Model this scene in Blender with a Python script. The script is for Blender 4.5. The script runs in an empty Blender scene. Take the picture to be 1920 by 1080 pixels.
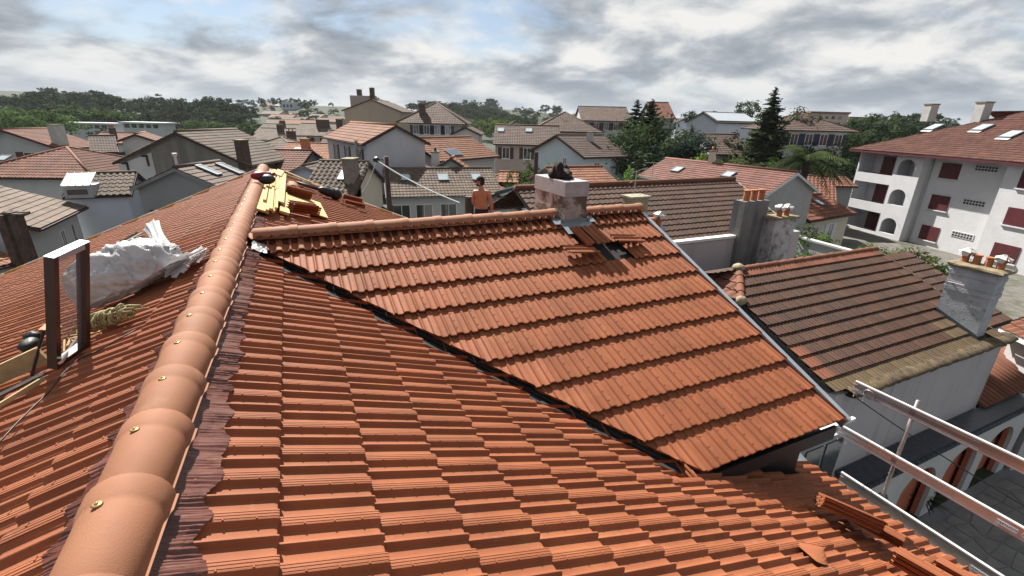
import bpy, bmesh, math, random
from mathutils import Vector, Matrix, Quaternion
random.seed(7)
V = Vector
sc = bpy.context.scene
COL = sc.collection
# ---------------------------------------------------------------- camera
CZ = 10.1                      # eye height above the street
FPX, ROLL, HY = 865.0, math.radians(1.4), 222.0
PITCH = math.atan((540 - HY) * math.cos(ROLL) / FPX)
CF = V((0, math.cos(PITCH), -math.sin(PITCH)))
_U = V((1, 0, 0)).cross(CF)
CR = V((1, 0, 0)) * math.cos(ROLL) + _U * math.sin(ROLL)
CU = _U * math.cos(ROLL) - V((1, 0, 0)) * math.sin(ROLL)
CAM = V((0, 0, CZ))
cd = bpy.data.cameras.new('camera'); cam = bpy.data.objects.new('camera', cd); COL.objects.link(cam)
cd.sensor_width = 36.0; cd.lens = 36.0 * FPX / 1920.0
cd.clip_start = 0.05; cd.clip_end = 6000
cam.matrix_world = Matrix(((CR.x, CU.x, -CF.x, 0), (CR.y, CU.y, -CF.y, 0), (CR.z, CU.z, -CF.z, CZ), (0, 0, 0, 1)))
sc.camera = cam
# ---------------------------------------------------------------- sky, sun, exposure
SAZ, SEL = math.radians(-29.5), math.radians(45.5)
SUN = V((math.sin(SAZ) * math.cos(SEL), math.cos(SAZ) * math.cos(SEL), math.sin(SEL)))
wd = bpy.data.worlds.new('World'); sc.world = wd; wd.use_nodes = True
def build_world():
    nt = wd.node_tree; nt.nodes.clear()
    N = lambda t, **k: _mk(nt, t, **k)
    out = N('ShaderNodeOutputWorld'); bg = N('ShaderNodeBackground'); bg.inputs['Strength'].default_value = 0.05
    sky = N('ShaderNodeTexSky'); sky.sky_type = 'NISHITA'; sky.sun_disc = False
    sky.sun_elevation = SEL; sky.sun_rotation = SAZ; sky.air_density = 1.0; sky.dust_density = 0.6; sky.ozone_density = 1.5
    tc = N('ShaderNodeTexCoord'); sep = N('ShaderNodeSeparateXYZ')
    L = nt.links.new
    L(tc.outputs['Generated'], sep.inputs[0])
    zc = mth(nt, 'MAXIMUM', sep.outputs['Z'], 0.0)
    za = mth(nt, 'ADD', zc, 0.30)
    px = mth(nt, 'DIVIDE', sep.outputs['X'], za); py = mth(nt, 'DIVIDE', sep.outputs['Y'], za)
    cb = N('ShaderNodeCombineXYZ'); L(px, cb.inputs[0]); L(py, cb.inputs[1]); cb.inputs[2].default_value = 3.1
    # cover
    n1 = N('ShaderNodeTexNoise'); n1.inputs['Scale'].default_value = 1.15; n1.inputs['Detail'].default_value = 9; n1.inputs['Roughness'].default_value = 0.58; n1.inputs['Distortion'].default_value = 0.35
    L(cb.outputs[0], n1.inputs['Vector'])
    cover = ramp(nt, n1.outputs['Fac'], [(0.31, 0), (0.47, 1)])
    # cloud thickness: bright edges and greyer bellies
    mp = N('ShaderNodeMapping'); mp.inputs['Location'].default_value = (7.3, 2.2, 0.0); L(cb.outputs[0], mp.inputs[0])
    n2 = N('ShaderNodeTexNoise'); n2.inputs['Scale'].default_value = 2.5; n2.inputs['Detail'].default_value = 11; n2.inputs['Roughness'].default_value = 0.54; n2.inputs['Distortion'].default_value = 0.25
    L(mp.outputs[0], n2.inputs['Vector'])
    n3 = N('ShaderNodeTexNoise'); n3.inputs['Scale'].default_value = 9.0; n3.inputs['Detail'].default_value = 9; n3.inputs['Roughness'].default_value = 0.58
    L(mp.outputs[0], n3.inputs['Vector'])
    t = mth(nt, 'ADD', mth(nt, 'MULTIPLY', n2.outputs['Fac'], 0.86), mth(nt, 'MULTIPLY', n3.outputs['Fac'], 0.14))
    cc = rampc(nt, t, [(0.37, (2.1, 2.4, 2.8)), (0.45, (3.0, 3.3, 3.65)), (0.505, (4.1, 4.3, 4.55)), (0.55, (5.5, 5.6, 5.6)), (0.615, (6.7, 6.6, 6.45))])
    mx = N('ShaderNodeMix'); mx.data_type = 'RGBA'
    # blue gaps, a little lifted by thin veil
    veil = N('ShaderNodeMix'); veil.data_type = 'RGBA'; veil.inputs[0].default_value = 0.45
    L(sky.outputs[0], veil.inputs['A']); veil.inputs['B'].default_value = (1.9, 2.6, 3.7, 1)
    L(cover, mx.inputs[0]); L(veil.outputs['Result'], mx.inputs['A']); L(cc, mx.inputs['B'])
    # pale low band on the horizon
    hz = ramp(nt, sep.outputs['Z'], [(0.0, 0.55), (0.10, 0.0)])
    m2 = N('ShaderNodeMix'); m2.data_type = 'RGBA'; L(hz, m2.inputs[0]); L(mx.outputs['Result'], m2.inputs['A']); m2.inputs['B'].default_value = (3.2, 3.6, 4.1, 1)
    L(m2.outputs['Result'], bg.inputs['Color']); L(bg.outputs[0], out.inputs[0])
def _mk(nt, t, **k):
    n = nt.nodes.new(t)
    for a, b in k.items(): setattr(n, a, b)
    return n
def mth(nt, op, a, b=None):
    n = nt.nodes.new('ShaderNodeMath'); n.operation = op
    for i, x in enumerate((a, b)):
        if x is None: continue
        if isinstance(x, (int, float)): n.inputs[i].default_value = x
        else: nt.links.new(x, n.inputs[i])
    return n.outputs[0]
def ramp(nt, src, pts):
    n = nt.nodes.new('ShaderNodeMapRange'); n.interpolation_type = 'SMOOTHSTEP'
    n.inputs['From Min'].default_value = pts[0][0]; n.inputs['From Max'].default_value = pts[-1][0]
    n.inputs['To Min'].default_value = pts[0][1]; n.inputs['To Max'].default_value = pts[-1][1]
    nt.links.new(src, n.inputs['Value']); return n.outputs[0]
def rampc(nt, src, pts):
    # colour ramp kept in 0..1 and scaled back up
    n = nt.nodes.new('ShaderNodeValToRGB'); el = n.color_ramp.elements
    s = max(max(c) for _, c in pts)
    while len(el) < len(pts): el.new(0.5)
    for e, (p, c) in zip(el, pts): e.position = p; e.color = (c[0] / s, c[1] / s, c[2] / s, 1)
    nt.links.new(src, n.inputs[0])
    if s <= 1.0: s = 1.0
    m = nt.nodes.new('ShaderNodeVectorMath'); m.operation = 'SCALE'; m.inputs['Scale'].default_value = s
    nt.links.new(n.outputs[0], m.inputs[0]); return m.outputs[0]
build_world()
sl = bpy.data.lights.new('sun', 'SUN'); sl.energy = 5.0; sl.angle = math.radians(0.53); sl.color = (1.0, 0.955, 0.88)
so = bpy.data.objects.new('sun', sl); COL.objects.link(so); so.location = SUN * 60
so.rotation_euler = SUN.to_track_quat('Z', 'Y').to_euler()
vs = sc.view_settings; vs.view_transform = 'Standard'; vs.look = 'None'; vs.exposure = 1.4; vs.gamma = 1.0; vs.use_curve_mapping = False
# ---------------------------------------------------------------- placing helpers
def ray(u, v): return CF + CR * ((u - 960) / FPX) - CU * ((v - 540) / FPX)
def AZ(u, v, z): d = ray(u, v); return CAM + d * ((z - CZ) / d.z)          # point seen at (u,v) at height z
def AY(u, v, y): d = ray(u, v); return CAM + d * (y / d.y)                 # point seen at (u,v) at distance y
def PX(p): q = V(p) - CAM; d = q.dot(CF); return (960 + FPX * q.dot(CR) / d, 540 - FPX * q.dot(CU) / d, d)
UP = V((0, 0, 1))
AR = math.radians(-25.1)
RR = V((math.sin(AR), math.cos(AR), 0)); HH = V((math.cos(AR), -math.sin(AR), 0))   # along the ridge / to its right
P0 = V((-1.6068, 1.8980, CZ - 1.15))
def RF(h, r, z=0.0): return P0 + HH * h + RR * r + UP * z
# ---------------------------------------------------------------- materials
MATS = {}
def mat(name, col, rough=0.85, var=0.18, scale=3.0, bump=0.0, bscale=40.0, spec=0.3, metal=0.0, dirt=None, tile=False, streak=None, detail=6, trans=0.0, coat=0.0, wave=None):
    if name in MATS: return MATS[name]
    k_ = 0.84 if tile else 0.90
    col = tuple(c_ * k_ for c_ in col)
    m = bpy.data.materials.new(name); m.use_nodes = True; nt = m.node_tree; nt.nodes.clear(); L = nt.links.new
    out = nt.nodes.new('ShaderNodeOutputMaterial'); b = nt.nodes.new('ShaderNodeBsdfPrincipled')
    b.inputs['Roughness'].default_value = rough; b.inputs['Metallic'].default_value = metal; b.inputs['Specular IOR Level'].default_value = spec
    b.inputs['Coat Weight'].default_value = coat
    geo = nt.nodes.new('ShaderNodeNewGeometry'); pos = geo.outputs['Position']
    n = nt.nodes.new('ShaderNodeTexNoise'); n.inputs['Scale'].default_value = scale; n.inputs['Detail'].default_value = detail; n.inputs['Roughness'].default_value = 0.65
    L(pos, n.inputs['Vector'])
    f = ramp(nt, n.outputs['Fac'], [(0.28, 1 - var), (0.72, 1 + var)])
    if tile:
        at = nt.nodes.new('ShaderNodeAttribute'); at.attribute_name = 'tint'
        oi = nt.nodes.new('ShaderNodeObjectInfo')
        f = mth(nt, 'MULTIPLY', f, mth(nt, 'ADD', 1.0, mth(nt, 'MULTIPLY', at.outputs['Fac'], tile)))
        if tile > 0: f = mth(nt, 'MULTIPLY', f, mth(nt, 'ADD', 1.0 - tile * 0.3, mth(nt, 'MULTIPLY', oi.outputs['Random'], tile * 0.6)))
    base = nt.nodes.new('ShaderNodeVectorMath'); base.operation = 'SCALE'; base.inputs[0].default_value = col
    L(f, base.inputs['Scale']); c = base.outputs[0]
    def over(c, col2, fac):
        x = nt.nodes.new('ShaderNodeMix'); x.data_type = 'RGBA'; L(fac, x.inputs[0]); L(c, x.inputs['A']); x.inputs['B'].default_value = (*[c_ * k_ for c_ in col2], 1); return x.outputs['Result']
    if dirt:
        for (dc, ds, lo, hi, amt) in (dirt if isinstance(dirt, list) else [dirt]):
            d = nt.nodes.new('ShaderNodeTexNoise'); d.inputs['Scale'].default_value = ds; d.inputs['Detail'].default_value = 8; d.inputs['Roughness'].default_value = 0.7; d.inputs['Distortion'].default_value = 0.4
            L(pos, d.inputs['Vector'])
            c = over(c, dc, mth(nt, 'MULTIPLY', ramp(nt, d.outputs['Fac'], [(lo, 0), (hi, 1)]), amt))
    if streak:      # rain streaks: noise stretched down the wall
        sc_, sz, lo, hi, amt = streak
        mp = nt.nodes.new('ShaderNodeMapping'); mp.inputs['Scale'].default_value = (sz, sz, sz * 0.07); L(pos, mp.inputs[0])
        d = nt.nodes.new('ShaderNodeTexNoise'); d.inputs['Scale'].default_value = 1.0; d.inputs['Detail'].default_value = 7; d.inputs['Roughness'].default_value = 0.7
        L(mp.outputs[0], d.inputs['Vector'])
        c = over(c, sc_, mth(nt, 'MULTIPLY', ramp(nt, d.outputs['Fac'], [(lo, 0), (hi, 1)]), amt))
    L(c, b.inputs['Base Color'])
    if bump:
        bn = nt.nodes.new('ShaderNodeTexNoise'); bn.inputs['Scale'].default_value = bscale; bn.inputs['Detail'].default_value = 5
        L(pos, bn.inputs['Vector'])
        bp = nt.nodes.new('ShaderNodeBump'); bp.inputs['Strength'].default_value = bump; bp.inputs['Distance'].default_value = 0.02
        L(bn.outputs['Fac'], bp.inputs['Height']); L(bp.outputs[0], b.inputs['Normal'])
    sh = b.outputs[0]
    if trans:
        tr = nt.nodes.new('ShaderNodeBsdfTranslucent'); L(c, tr.inputs['Color'])
        ms = nt.nodes.new('ShaderNodeMixShader'); ms.inputs[0].default_value = trans; L(sh, ms.inputs[1]); L(tr.outputs[0], ms.inputs[2]); sh = ms.outputs[0]
    L(sh, out.inputs[0]); MATS[name] = m
    return m
def glass_mat(name, col=(0.03, 0.035, 0.04), rough=0.06, alpha=None, spec=0.9):
    if name in MATS: return MATS[name]
    m = mat(name, col, rough, 0.05, 2.0, spec=spec)
    if alpha is not None:
        nt = m.node_tree; b = [n for n in nt.nodes if n.type == 'BSDF_PRINCIPLED'][0]; out = [n for n in nt.nodes if n.type == 'OUTPUT_MATERIAL'][0]
        tp = nt.nodes.new('ShaderNodeBsdfTransparent'); ms = nt.nodes.new('ShaderNodeMixShader'); ms.inputs[0].default_value = alpha
        nt.links.new(tp.outputs[0], ms.inputs[1]); nt.links.new(b.outputs[0], ms.inputs[2]); nt.links.new(ms.outputs[0], out.inputs[0])
    return m
# ---------------------------------------------------------------- mesh helpers
class MB:
    def __init__(s): s.v = []; s.f = []; s.t = []
    def quad(s, a, b, c, d, t=0.0):
        k = len(s.v); s.v += [V(a), V(b), V(c), V(d)]; s.f.append((k, k + 1, k + 2, k + 3)); s.t.append(t); return s
    def poly(s, pts, t=0.0):
        k = len(s.v); s.v += [V(p) for p in pts]; s.f.append(tuple(range(k, k + len(pts)))); s.t.append(t); return s
    def boxp(s, p, ex, ey, ez, t=0.0):
        p = V(p); ex = V(ex); ey = V(ey); ez = V(ez)
        if ex.cross(ey).dot(ez) < 0: p = p + ex; ex = -ex
        k = len(s.v)
        s.v += [p, p + ex, p + ex + ey, p + ey, p + ez, p + ex + ez, p + ex + ey + ez, p + ey + ez]
        for q in ((0, 3, 2, 1), (4, 5, 6, 7), (0, 1, 5, 4), (1, 2, 6, 5), (2, 3, 7, 6), (3, 0, 4, 7)): s.f.append(tuple(k + i for i in q)); s.t.append(t)
        return s
    def box(s, c, dx, dy, dz, X=V((1, 0, 0)), Y=V((0, 1, 0)), Z=UP, t=0.0):
        c = V(c); return s.boxp(c - X * dx / 2 - Y * dy / 2 - Z * dz / 2, X * dx, Y * dy, Z * dz, t)
    def prism(s, base, vec, t=0.0):           # extrude polygon base (list) along vec
        n = len(base); k = len(s.v); vec = V(vec); base = [V(b) for b in base]
        nrm = V((0, 0, 0))
        for i in range(n): nrm += (base[i] - base[0]).cross(base[(i + 1) % n] - base[0])
        if nrm.dot(vec) > 0: base = base[::-1]
        s.v += base + [b + vec for b in base]
        s.f.append(tuple(range(k, k + n))); s.t.append(t)
        s.f.append(tuple(range(k + 2 * n - 1, k + n - 1, -1))); s.t.append(t)
        for i in range(n):
            j = (i + 1) % n; s.f.append((k + j, k + i, k + n + i, k + n + j)); s.t.append(t)
        return s
    def tube(s, pts, r, seg=8, cap=True, t=0.0):
        pts = [V(p) for p in pts]; n = len(pts); rs = r if isinstance(r, (list, tuple)) else [r] * n
        k = len(s.v); ref = None
        for i, p in enumerate(pts):
            d = (pts[min(i + 1, n - 1)] - pts[max(i - 1, 0)])
            d = d.normalized() if d.length > 1e-9 else UP
            if ref is None: ref = d.orthogonal().normalized()
            ref = (ref - d * ref.dot(d)); ref = ref.normalized() if ref.length > 1e-6 else d.orthogonal().normalized()
            q = d.cross(ref)
            for j in range(seg):
                a = 2 * math.pi * j / seg; s.v.append(p + (ref * math.cos(a) + q * math.sin(a)) * rs[i])
        for i in range(n - 1):
            for j in range(seg):
                j2 = (j + 1) % seg; s.f.append((k + i * seg + j, k + i * seg + j2, k + (i + 1) * seg + j2, k + (i + 1) * seg + j)); s.t.append(t)
        if cap:
            s.f.append(tuple(k + j for j in range(seg - 1, -1, -1))); s.t.append(t)
            s.f.append(tuple(k + (n - 1) * seg + j for j in range(seg))); s.t.append(t)
        return s
    def grid(s, rows, close=False, t=0.0):     # rows of points -> quads
        k = len(s.v); m = len(rows[0])
        for r_ in rows: s.v += [V(p) for p in r_]
        for i in range(len(rows) - 1):
            for j in range(m if close else m - 1):
                j2 = (j + 1) % m; s.f.append((k + i * m + j, k + i * m + j2, k + (i + 1) * m + j2, k + (i + 1) * m + j)); s.t.append(t)
        return s
    def blob(s, c, rx, ry, rz, X=V((1, 0, 0)), Y=V((0, 1, 0)), Z=UP, n=10, m=7, jit=0.0, rnd=random):
        c = V(c); rows = []
        for i in range(m + 1):
            th = math.pi * i / m; row = []
            for j in range(n):
                ph = 2 * math.pi * j / n; q = 1 + (rnd.uniform(-jit, jit) if 0 < i < m else 0)
                row.append(c + X * (rx * q * math.sin(th) * math.cos(ph)) + Y * (ry * q * math.sin(th) * math.sin(ph)) - Z * (rz * q * math.cos(th)))
            rows.append(row)
        return s.grid(rows, close=True)
    def mesh(s, name, m, smooth=False):
        me = bpy.data.meshes.new(name); me.from_pydata([tuple(v) for v in s.v], [], s.f); me.materials.append(m)
        if any(s.t):
            a = me.attributes.new('tint', 'FLOAT', 'FACE'); a.data.foreach_set('value', s.t)
        if smooth: me.polygons.foreach_set('use_smooth', [True] * len(me.polygons))
        me.update(); return me
WL = {}                                        # world location of every parent made here
def link(o, parent=None):
    COL.objects.link(o)
    if parent is not None: o.parent = parent
    return o
def tag(o, label, cat, group=None, kind=None):
    if label: o['label'] = label
    if cat: o['category'] = cat
    if group: o['group'] = group
    if kind: o['kind'] = kind
    return o
def emp(name, label, cat, loc, group=None, rz=0.0, scale=1.0):
    o = bpy.data.objects.new(name, None); o.empty_display_size = 0.2; COL.objects.link(o); o.location = loc
    o.rotation_euler = (0, 0, rz); o.scale = (scale,) * 3; WL[o.name] = V(loc)
    return tag(o, label, cat, group)
def part(name, src, m=None, parent=None, smooth=False, local=False, label=None, kind=None):
    me = src.mesh(name, m, smooth) if isinstance(src, MB) else src
    o = bpy.data.objects.new(name, me); link(o, parent); WL[o.name] = V((0, 0, 0))
    if parent is not None and not local: o.location = -WL[parent.name]
    if label: o['label'] = label
    if kind: o['kind'] = kind
    return o
def thing(name, mb, m, label, cat, group=None, smooth=False, kind=None):
    # one-mesh thing; origin at the middle of its base
    xs = [v.x for v in mb.v]; ys = [v.y for v in mb.v]; zs = [v.z for v in mb.v]
    c = V(((min(xs) + max(xs)) / 2, (min(ys) + max(ys)) / 2, min(zs)))
    mb.v = [v - c for v in mb.v]
    o = bpy.data.objects.new(name, mb.mesh(name, m, smooth)); COL.objects.link(o); o.location = c; WL[o.name] = c
    return tag(o, label, cat, group, kind)
def copy_tree(o, parent=None):
    c = o.copy(); COL.objects.link(c); WL[c.name] = WL.get(o.name, V((0, 0, 0)))
    if parent is not None: c.parent = parent
    for ch in [x for x in ALLKIDS.get(o.name, [])]: copy_tree(ch, c)
    return c
ALLKIDS = {}
def note(root):
    for o in bpy.data.objects:
        if o.parent is not None: ALLKIDS.setdefault(o.parent.name, [])
    for o in bpy.data.objects:
        if o.parent is not None and o not in ALLKIDS[o.parent.name]: ALLKIDS[o.parent.name].append(o)
# ---------------------------------------------------------------- shared materials
M_TILE = mat('new_clay_tile', (0.262, 0.084, 0.035), 0.72, 0.13, 2.6, bump=0.10, bscale=160, spec=0.28, tile=0.24, dirt=[((0.34, 0.145, 0.055), 1.6, 0.55, 0.72, 0.5), ((0.34, 0.19, 0.12), 7.0, 0.60, 0.72, 0.4), ((0.10, 0.035, 0.02), 38.0, 0.69, 0.74, 0.7)])
M_CAP = mat('clay_ridge_cap', (0.285, 0.125, 0.068), 0.75, 0.10, 3.0, bump=0.10, bscale=200, spec=0.25, tile=0.2, dirt=[((0.36, 0.20, 0.12), 4.0, 0.54, 0.72, 0.5), ((0.12, 0.05, 0.03), 42.0, 0.70, 0.75, 0.6)])
M_FLASH = mat('brown_pleated_flashing', (0.11, 0.037, 0.026), 0.24, 0.25, 9.0, spec=0.5, metal=0.1)
M_ZINC = mat('zinc_sheet', (0.33, 0.36, 0.40), 0.42, 0.12, 3.0, spec=0.5, metal=0.55)
M_ZINCD = mat('dark_zinc_sheet', (0.10, 0.115, 0.13), 0.5, 0.2, 5.0, spec=0.4, metal=0.4)
M_ALU = mat('aluminium', (0.62, 0.57, 0.57), 0.32, 0.06, 6.0, spec=0.5, metal=0.85)
M_DECK = mat('dark_underlay', (0.025, 0.022, 0.022), 0.9)
M_WOOD = mat('fresh_pine', (0.50, 0.33, 0.125), 0.7, 0.22, 14.0, bump=0.1, bscale=70)
M_WOODO = mat('old_timber', (0.33, 0.25, 0.13), 0.8, 0.25, 9.0)
M_DARKW = mat('dark_stained_timber', (0.05, 0.028, 0.022), 0.7, 0.25, 5.0)
M_BLACK = mat('black_plastic', (0.015, 0.015, 0.017), 0.5, 0.2, 8)
M_WHITE = mat('white_paint', (0.66, 0.66, 0.66), 0.7, 0.06, 1.0)
M_PANE = glass_mat('window_glass')
M_SKYL = glass_mat('skylight_glass', (0.35, 0.4, 0.42), 0.08)
M_SHUT_R = mat('burgundy_shutter', (0.085, 0.014, 0.018), 0.6, 0.12, 3)
M_SHUT_B = mat('navy_shutter', (0.012, 0.02, 0.055), 0.6, 0.12, 3)
M_SHUT_N = mat('brown_shutter', (0.05, 0.025, 0.022), 0.6, 0.12, 3)
M_SHUT_W = mat('pale_shutter', (0.55, 0.57, 0.58), 0.6, 0.08, 3)
M_POT = mat('clay_chimney_pot', (0.36, 0.13, 0.06), 0.75, 0.2, 6)
M_LEAD = mat('lead_sheet', (0.20, 0.225, 0.25), 0.5, 0.15, 6, spec=0.4, metal=0.3)
PL = {k: mat('plaster_' + k, c, 0.9, 0.05, 0.9, bump=0.12, bscale=9, streak=st) for k, c, st in (
    ('white', (0.47, 0.47, 0.465), ((0.40, 0.39, 0.37), 1.6, 0.54, 0.80, 0.35)),
    ('grey', (0.25, 0.254, 0.26), ((0.20, 0.20, 0.19), 1.2, 0.56, 0.8, 0.3)),
    ('beige', (0.34, 0.28, 0.225), ((0.22, 0.18, 0.15), 1.1, 0.50, 0.78, 0.45)),
    ('mauve', (0.40, 0.372, 0.385), ((0.13, 0.11, 0.10), 2.2, 0.52, 0.78, 0.6)),
    ('blue', (0.50, 0.58, 0.63), ((0.4, 0.44, 0.46), 1.2, 0.55, 0.8, 0.3)),
    ('pink', (0.36, 0.285, 0.25), ((0.25, 0.2, 0.18), 1.2, 0.55, 0.8, 0.3)),
    ('cream', (0.54, 0.49, 0.39), ((0.35, 0.3, 0.25), 1.2, 0.55, 0.8, 0.3)),
    ('cold', (0.46, 0.49, 0.55), ((0.42, 0.45, 0.5), 1.0, 0.5, 0.8, 0.4)),
    ('dirty', (0.22, 0.20, 0.18), ((0.07, 0.065, 0.06), 0.9, 0.40, 0.72, 0.8)))}
RT = {k: mat('roof_' + k, c, 0.85, 0.16, 0.8, bump=0.05, bscale=60, tile=0.55, dirt=d) for k, c, d in (
    ('brown', (0.088, 0.044, 0.029), [((0.045, 0.030, 0.024), 0.8, 0.42, 0.68, 0.75), ((0.13, 0.09, 0.045), 2.2, 0.60, 0.75, 0.3)]),
    ('red', (0.165, 0.063, 0.036), [((0.105, 0.048, 0.032), 0.7, 0.45, 0.7, 0.6)]),
    ('orange', (0.22, 0.09, 0.046), [((0.15, 0.066, 0.04), 0.9, 0.5, 0.75, 0.5)]),
    ('tan', (0.118, 0.083, 0.06), [((0.055, 0.043, 0.035), 0.9, 0.42, 0.7, 0.65), ((0.19, 0.145, 0.095), 3.0, 0.6, 0.75, 0.4)]),
    ('dull', (0.088, 0.056, 0.043), [((0.062, 0.045, 0.038), 0.7, 0.45, 0.7, 0.6)]),
    ('moss', (0.115, 0.078, 0.042), [((0.06, 0.045, 0.03), 1.5, 0.45, 0.7, 0.7), ((0.19, 0.145, 0.05), 3.0, 0.58, 0.72, 0.5)]))}
# ================================================================ the re-roofed house in front
PS, PLF, PW = math.radians(23.5), math.radians(22.0), math.radians(23.0)
WR = 3.14                                       # the wing's ridge line
ZT = -0.09
RN, RFAR = -3.6, 10.4
TW = 0.216
house = emp('terraced_house', 'tall house with a new bright terracotta interlocking tile roof and a cross wing', 'house', RF(1.2, 3.0, -(CZ - 1.15)))
PROF = [(0, 21), (1, 27), (8.5, 28.5), (10, 26.5), (12, 26.5), (13.5, 29.3), (23.5, 30), (25, 27.8), (27, 27.8), (28.5, 30.3), (38.5, 30), (40, 27.8), (42, 27.8), (43.5, 29.2), (49, 27.5), (52.5, 22), (56, 12), (60, 4.5), (67, 1.2), (80, 0), (95, 0), (106, 1.5), (113, 5), (118, 12), (122, 21), (126, 27), (131, 29.5), (136, 29), (140.5, 24), (144.5, 14), (148.5, 5), (155, 1.3), (168, 0), (183, 0), (194, 1.5), (202, 5), (208, 11), (213, 19), (216, 23)]
LOWP = [(1, 27), (15, 29.5), (45, 29), (52.5, 22), (60, 4.5), (80, 0), (106, 1.5), (118, 12), (126, 27), (136, 29), (144.5, 14), (150, 3.5), (175, 0), (202, 5), (216, 23)]
PUR = 0.392
def tile_mb(mb, M, prof, hi, pur=PUR, clamp=None, tint=0.0):
    tilt = 0.042 / pur
    secs = [(-0.05, 0.35, 0), (0.0, 0.35, 0), (0.035, 0, 0), (pur - 0.016, 0, 0), (pur - 0.003, 0, -0.003), (pur, 0, -0.009)] if hi else [(-0.05, 0, 0), (pur - 0.008, 0, 0), (pur, 0, -0.006)]
    if clamp: secs = [(-0.05 + i_ * (pur + 0.05 - .004) / 17, 0, 0) for i_ in range(18)] + [(pur, 0, -0.008)]
    rows = []
    for (y, k, dz) in secs:
        row = []
        for (x, z) in prof:
            x /= 1000.0; z /= 1080.0
            z += k * max(0.0, 0.022 - z) + dz + tilt * y
            if clamp: lo, hi_ = clamp(y); x = min(max(x, lo), hi_)
            row.append(M @ V((x, y, z)))
        rows.append(row)
    y = pur; row = []
    for (x, z) in prof:
        x /= 1000.0; z /= 1080.0
        if clamp: lo, hi_ = clamp(y); x = min(max(x, lo), hi_)
        row.append(M @ V((x, y - 0.002, z - 0.020 + tilt * y)))
    rows.append(row)
    mb.grid([r_[::-1] for r_ in rows], t=tint)
    # seam edge on the left side
    a = [r_[0] for r_ in rows[1:-1]]
    n = (M.to_3x3() @ V((0, 0, 1))).normalized()
    mb.grid([a, [p - n * 0.012 for p in a]], t=tint)
    if hi and not clamp:
        for yy in (0.095, 0.205, 0.312):
            c = M @ V((0.040, yy, 0.0288 + tilt * yy)); m3 = M.to_3x3()
            mb.box(c, 0.017, 0.0055, 0.005, m3 @ V((1, 0, 0)), m3 @ V((0, 1, 0)), m3 @ V((0, 0, 1)), t=tint)
_hi = MB(); tile_mb(_hi, Matrix.Identity(4), PROF, True); ME_TILE = _hi.mesh('roof_tile', M_TILE, False)
def smooth_by_angle(me, deg=35):
    me.polygons.foreach_set('use_smooth', [True] * len(me.polygons))
    bm = bmesh.new(); bm.from_mesh(me)
    bmesh.ops.remove_doubles(bm, verts=bm.verts, dist=1e-5)
    for e in bm.edges: e.smooth = len(e.link_faces) == 2 and e.calc_face_angle(3.0) < math.radians(deg)
    bm.to_mesh(me); bm.free(); me.update()
smooth_by_angle(ME_TILE, 32)
def frame(O, X, Y): 
    N = X.cross(Y); return Matrix(((X.x, Y.x, N.x, O.x), (X.y, Y.y, N.y, O.y), (X.z, Y.z, N.z, O.z), (0, 0, 0, 1)))
CAND = []
def field(slope, O, X, Y, y0, n, pur, xint, skip=None):
    # list every tile of a slope
    F = frame(O, X, Y)
    for k in range(n):
        ya = y0 + k * pur
        lo = min(xint(ya)[0], xint(ya + pur)[0]); hi = max(xint(ya)[1], xint(ya + pur)[1])
        if hi <= lo: continue
        for i in range(int(math.floor(lo / TW)), int(math.ceil(hi / TW))):
            xa = i * TW
            if skip and skip(xa + TW / 2, ya + pur / 2): continue
            cut = False
            for yy in (ya, ya + pur):
                l_, h_ = xint(yy)
                if xa < l_ - 1e-4 or xa + TW > h_ + 1e-4: cut = True
            l_, h_ = xint(ya + pur * 0.5)
            la, ha = xint(ya); lb, hb = xint(ya + pur)
            if max(la, lb, l_) > xa + TW * 0.97 and min(la, lb) > xa + TW: continue
            if min(ha, hb) < xa and max(ha, hb) < xa: continue
            j = random.uniform
            M = F @ Matrix.Translation((xa + j(-.0012, .0012), ya + j(-.003, .003), j(-.0015, .0015))) @ Matrix.Rotation(j(-.004, .004), 4, 'Z')
            corners = [PX(F @ V((xa + a * TW, ya + b * pur, 0.03))) for a, b in ((0, 0), (1, 0), (1, 1), (0, 1))]
            vis = all(c[2] > 0.2 for c in corners) and any(-20 < c[0] < 1940 and -20 < c[1] < 1100 for c in corners)
            ar = 0.5 * abs(sum(corners[q][0] * corners[(q + 1) % 4][1] - corners[(q + 1) % 4][0] * corners[q][1] for q in range(4))) if vis else 0
            if vis:
                mx = sum(c[0] for c in corners) / 4; my = sum(c[1] for c in corners) / 4
                if not (0 < mx < 1920 and 0 < my < 1080): ar *= 0.3
            CAND.append((ar, slope, M, cut, (xint, xa, ya, pur)))
YS = HH * math.cos(PS) - UP * math.sin(PS); YL = -HH * math.cos(PLF) - UP * math.sin(PLF); YW = -RR * math.cos(PW) - UP * math.sin(PW); YW2 = RR * math.cos(PW) - UP * math.sin(PW)
BASE = -0.056                                    # tile pans sit this far under the measured plane
kv = math.tan(PS) / math.tan(PW)
r0 = -0.80 + TW * 54
def s_near(y):
    h = y * math.cos(PS); rv = WR - kv * h - 0.25
    if h > 3.3: rv = min(max(rv, -0.16 if h < 5.22 else 0.14), 0.14)
    return (r0 - rv, r0 - RN)
def s_far(y):
    h = y * math.cos(PS); rv = WR + kv * h + 0.15
    return (r0 - RFAR, r0 - rv) if rv < RFAR else (0, -1)
NSU = HH * math.sin(PS) + UP * math.cos(PS); NLU = -HH * math.sin(PLF) + UP * math.cos(PLF); NWU = -RR * math.sin(PW) + UP * math.cos(PW); NW2 = RR * math.sin(PW) + UP * math.cos(PW)
OS = RF(0, r0, ZT) + NSU * BASE
field('S', OS, -RR, YS, 0.478 - PUR, 16, PUR, s_near)
field('S', OS, -RR, YS, 0.478 - PUR, 16, PUR, s_far)
rl0 = RN - 0.05
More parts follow.
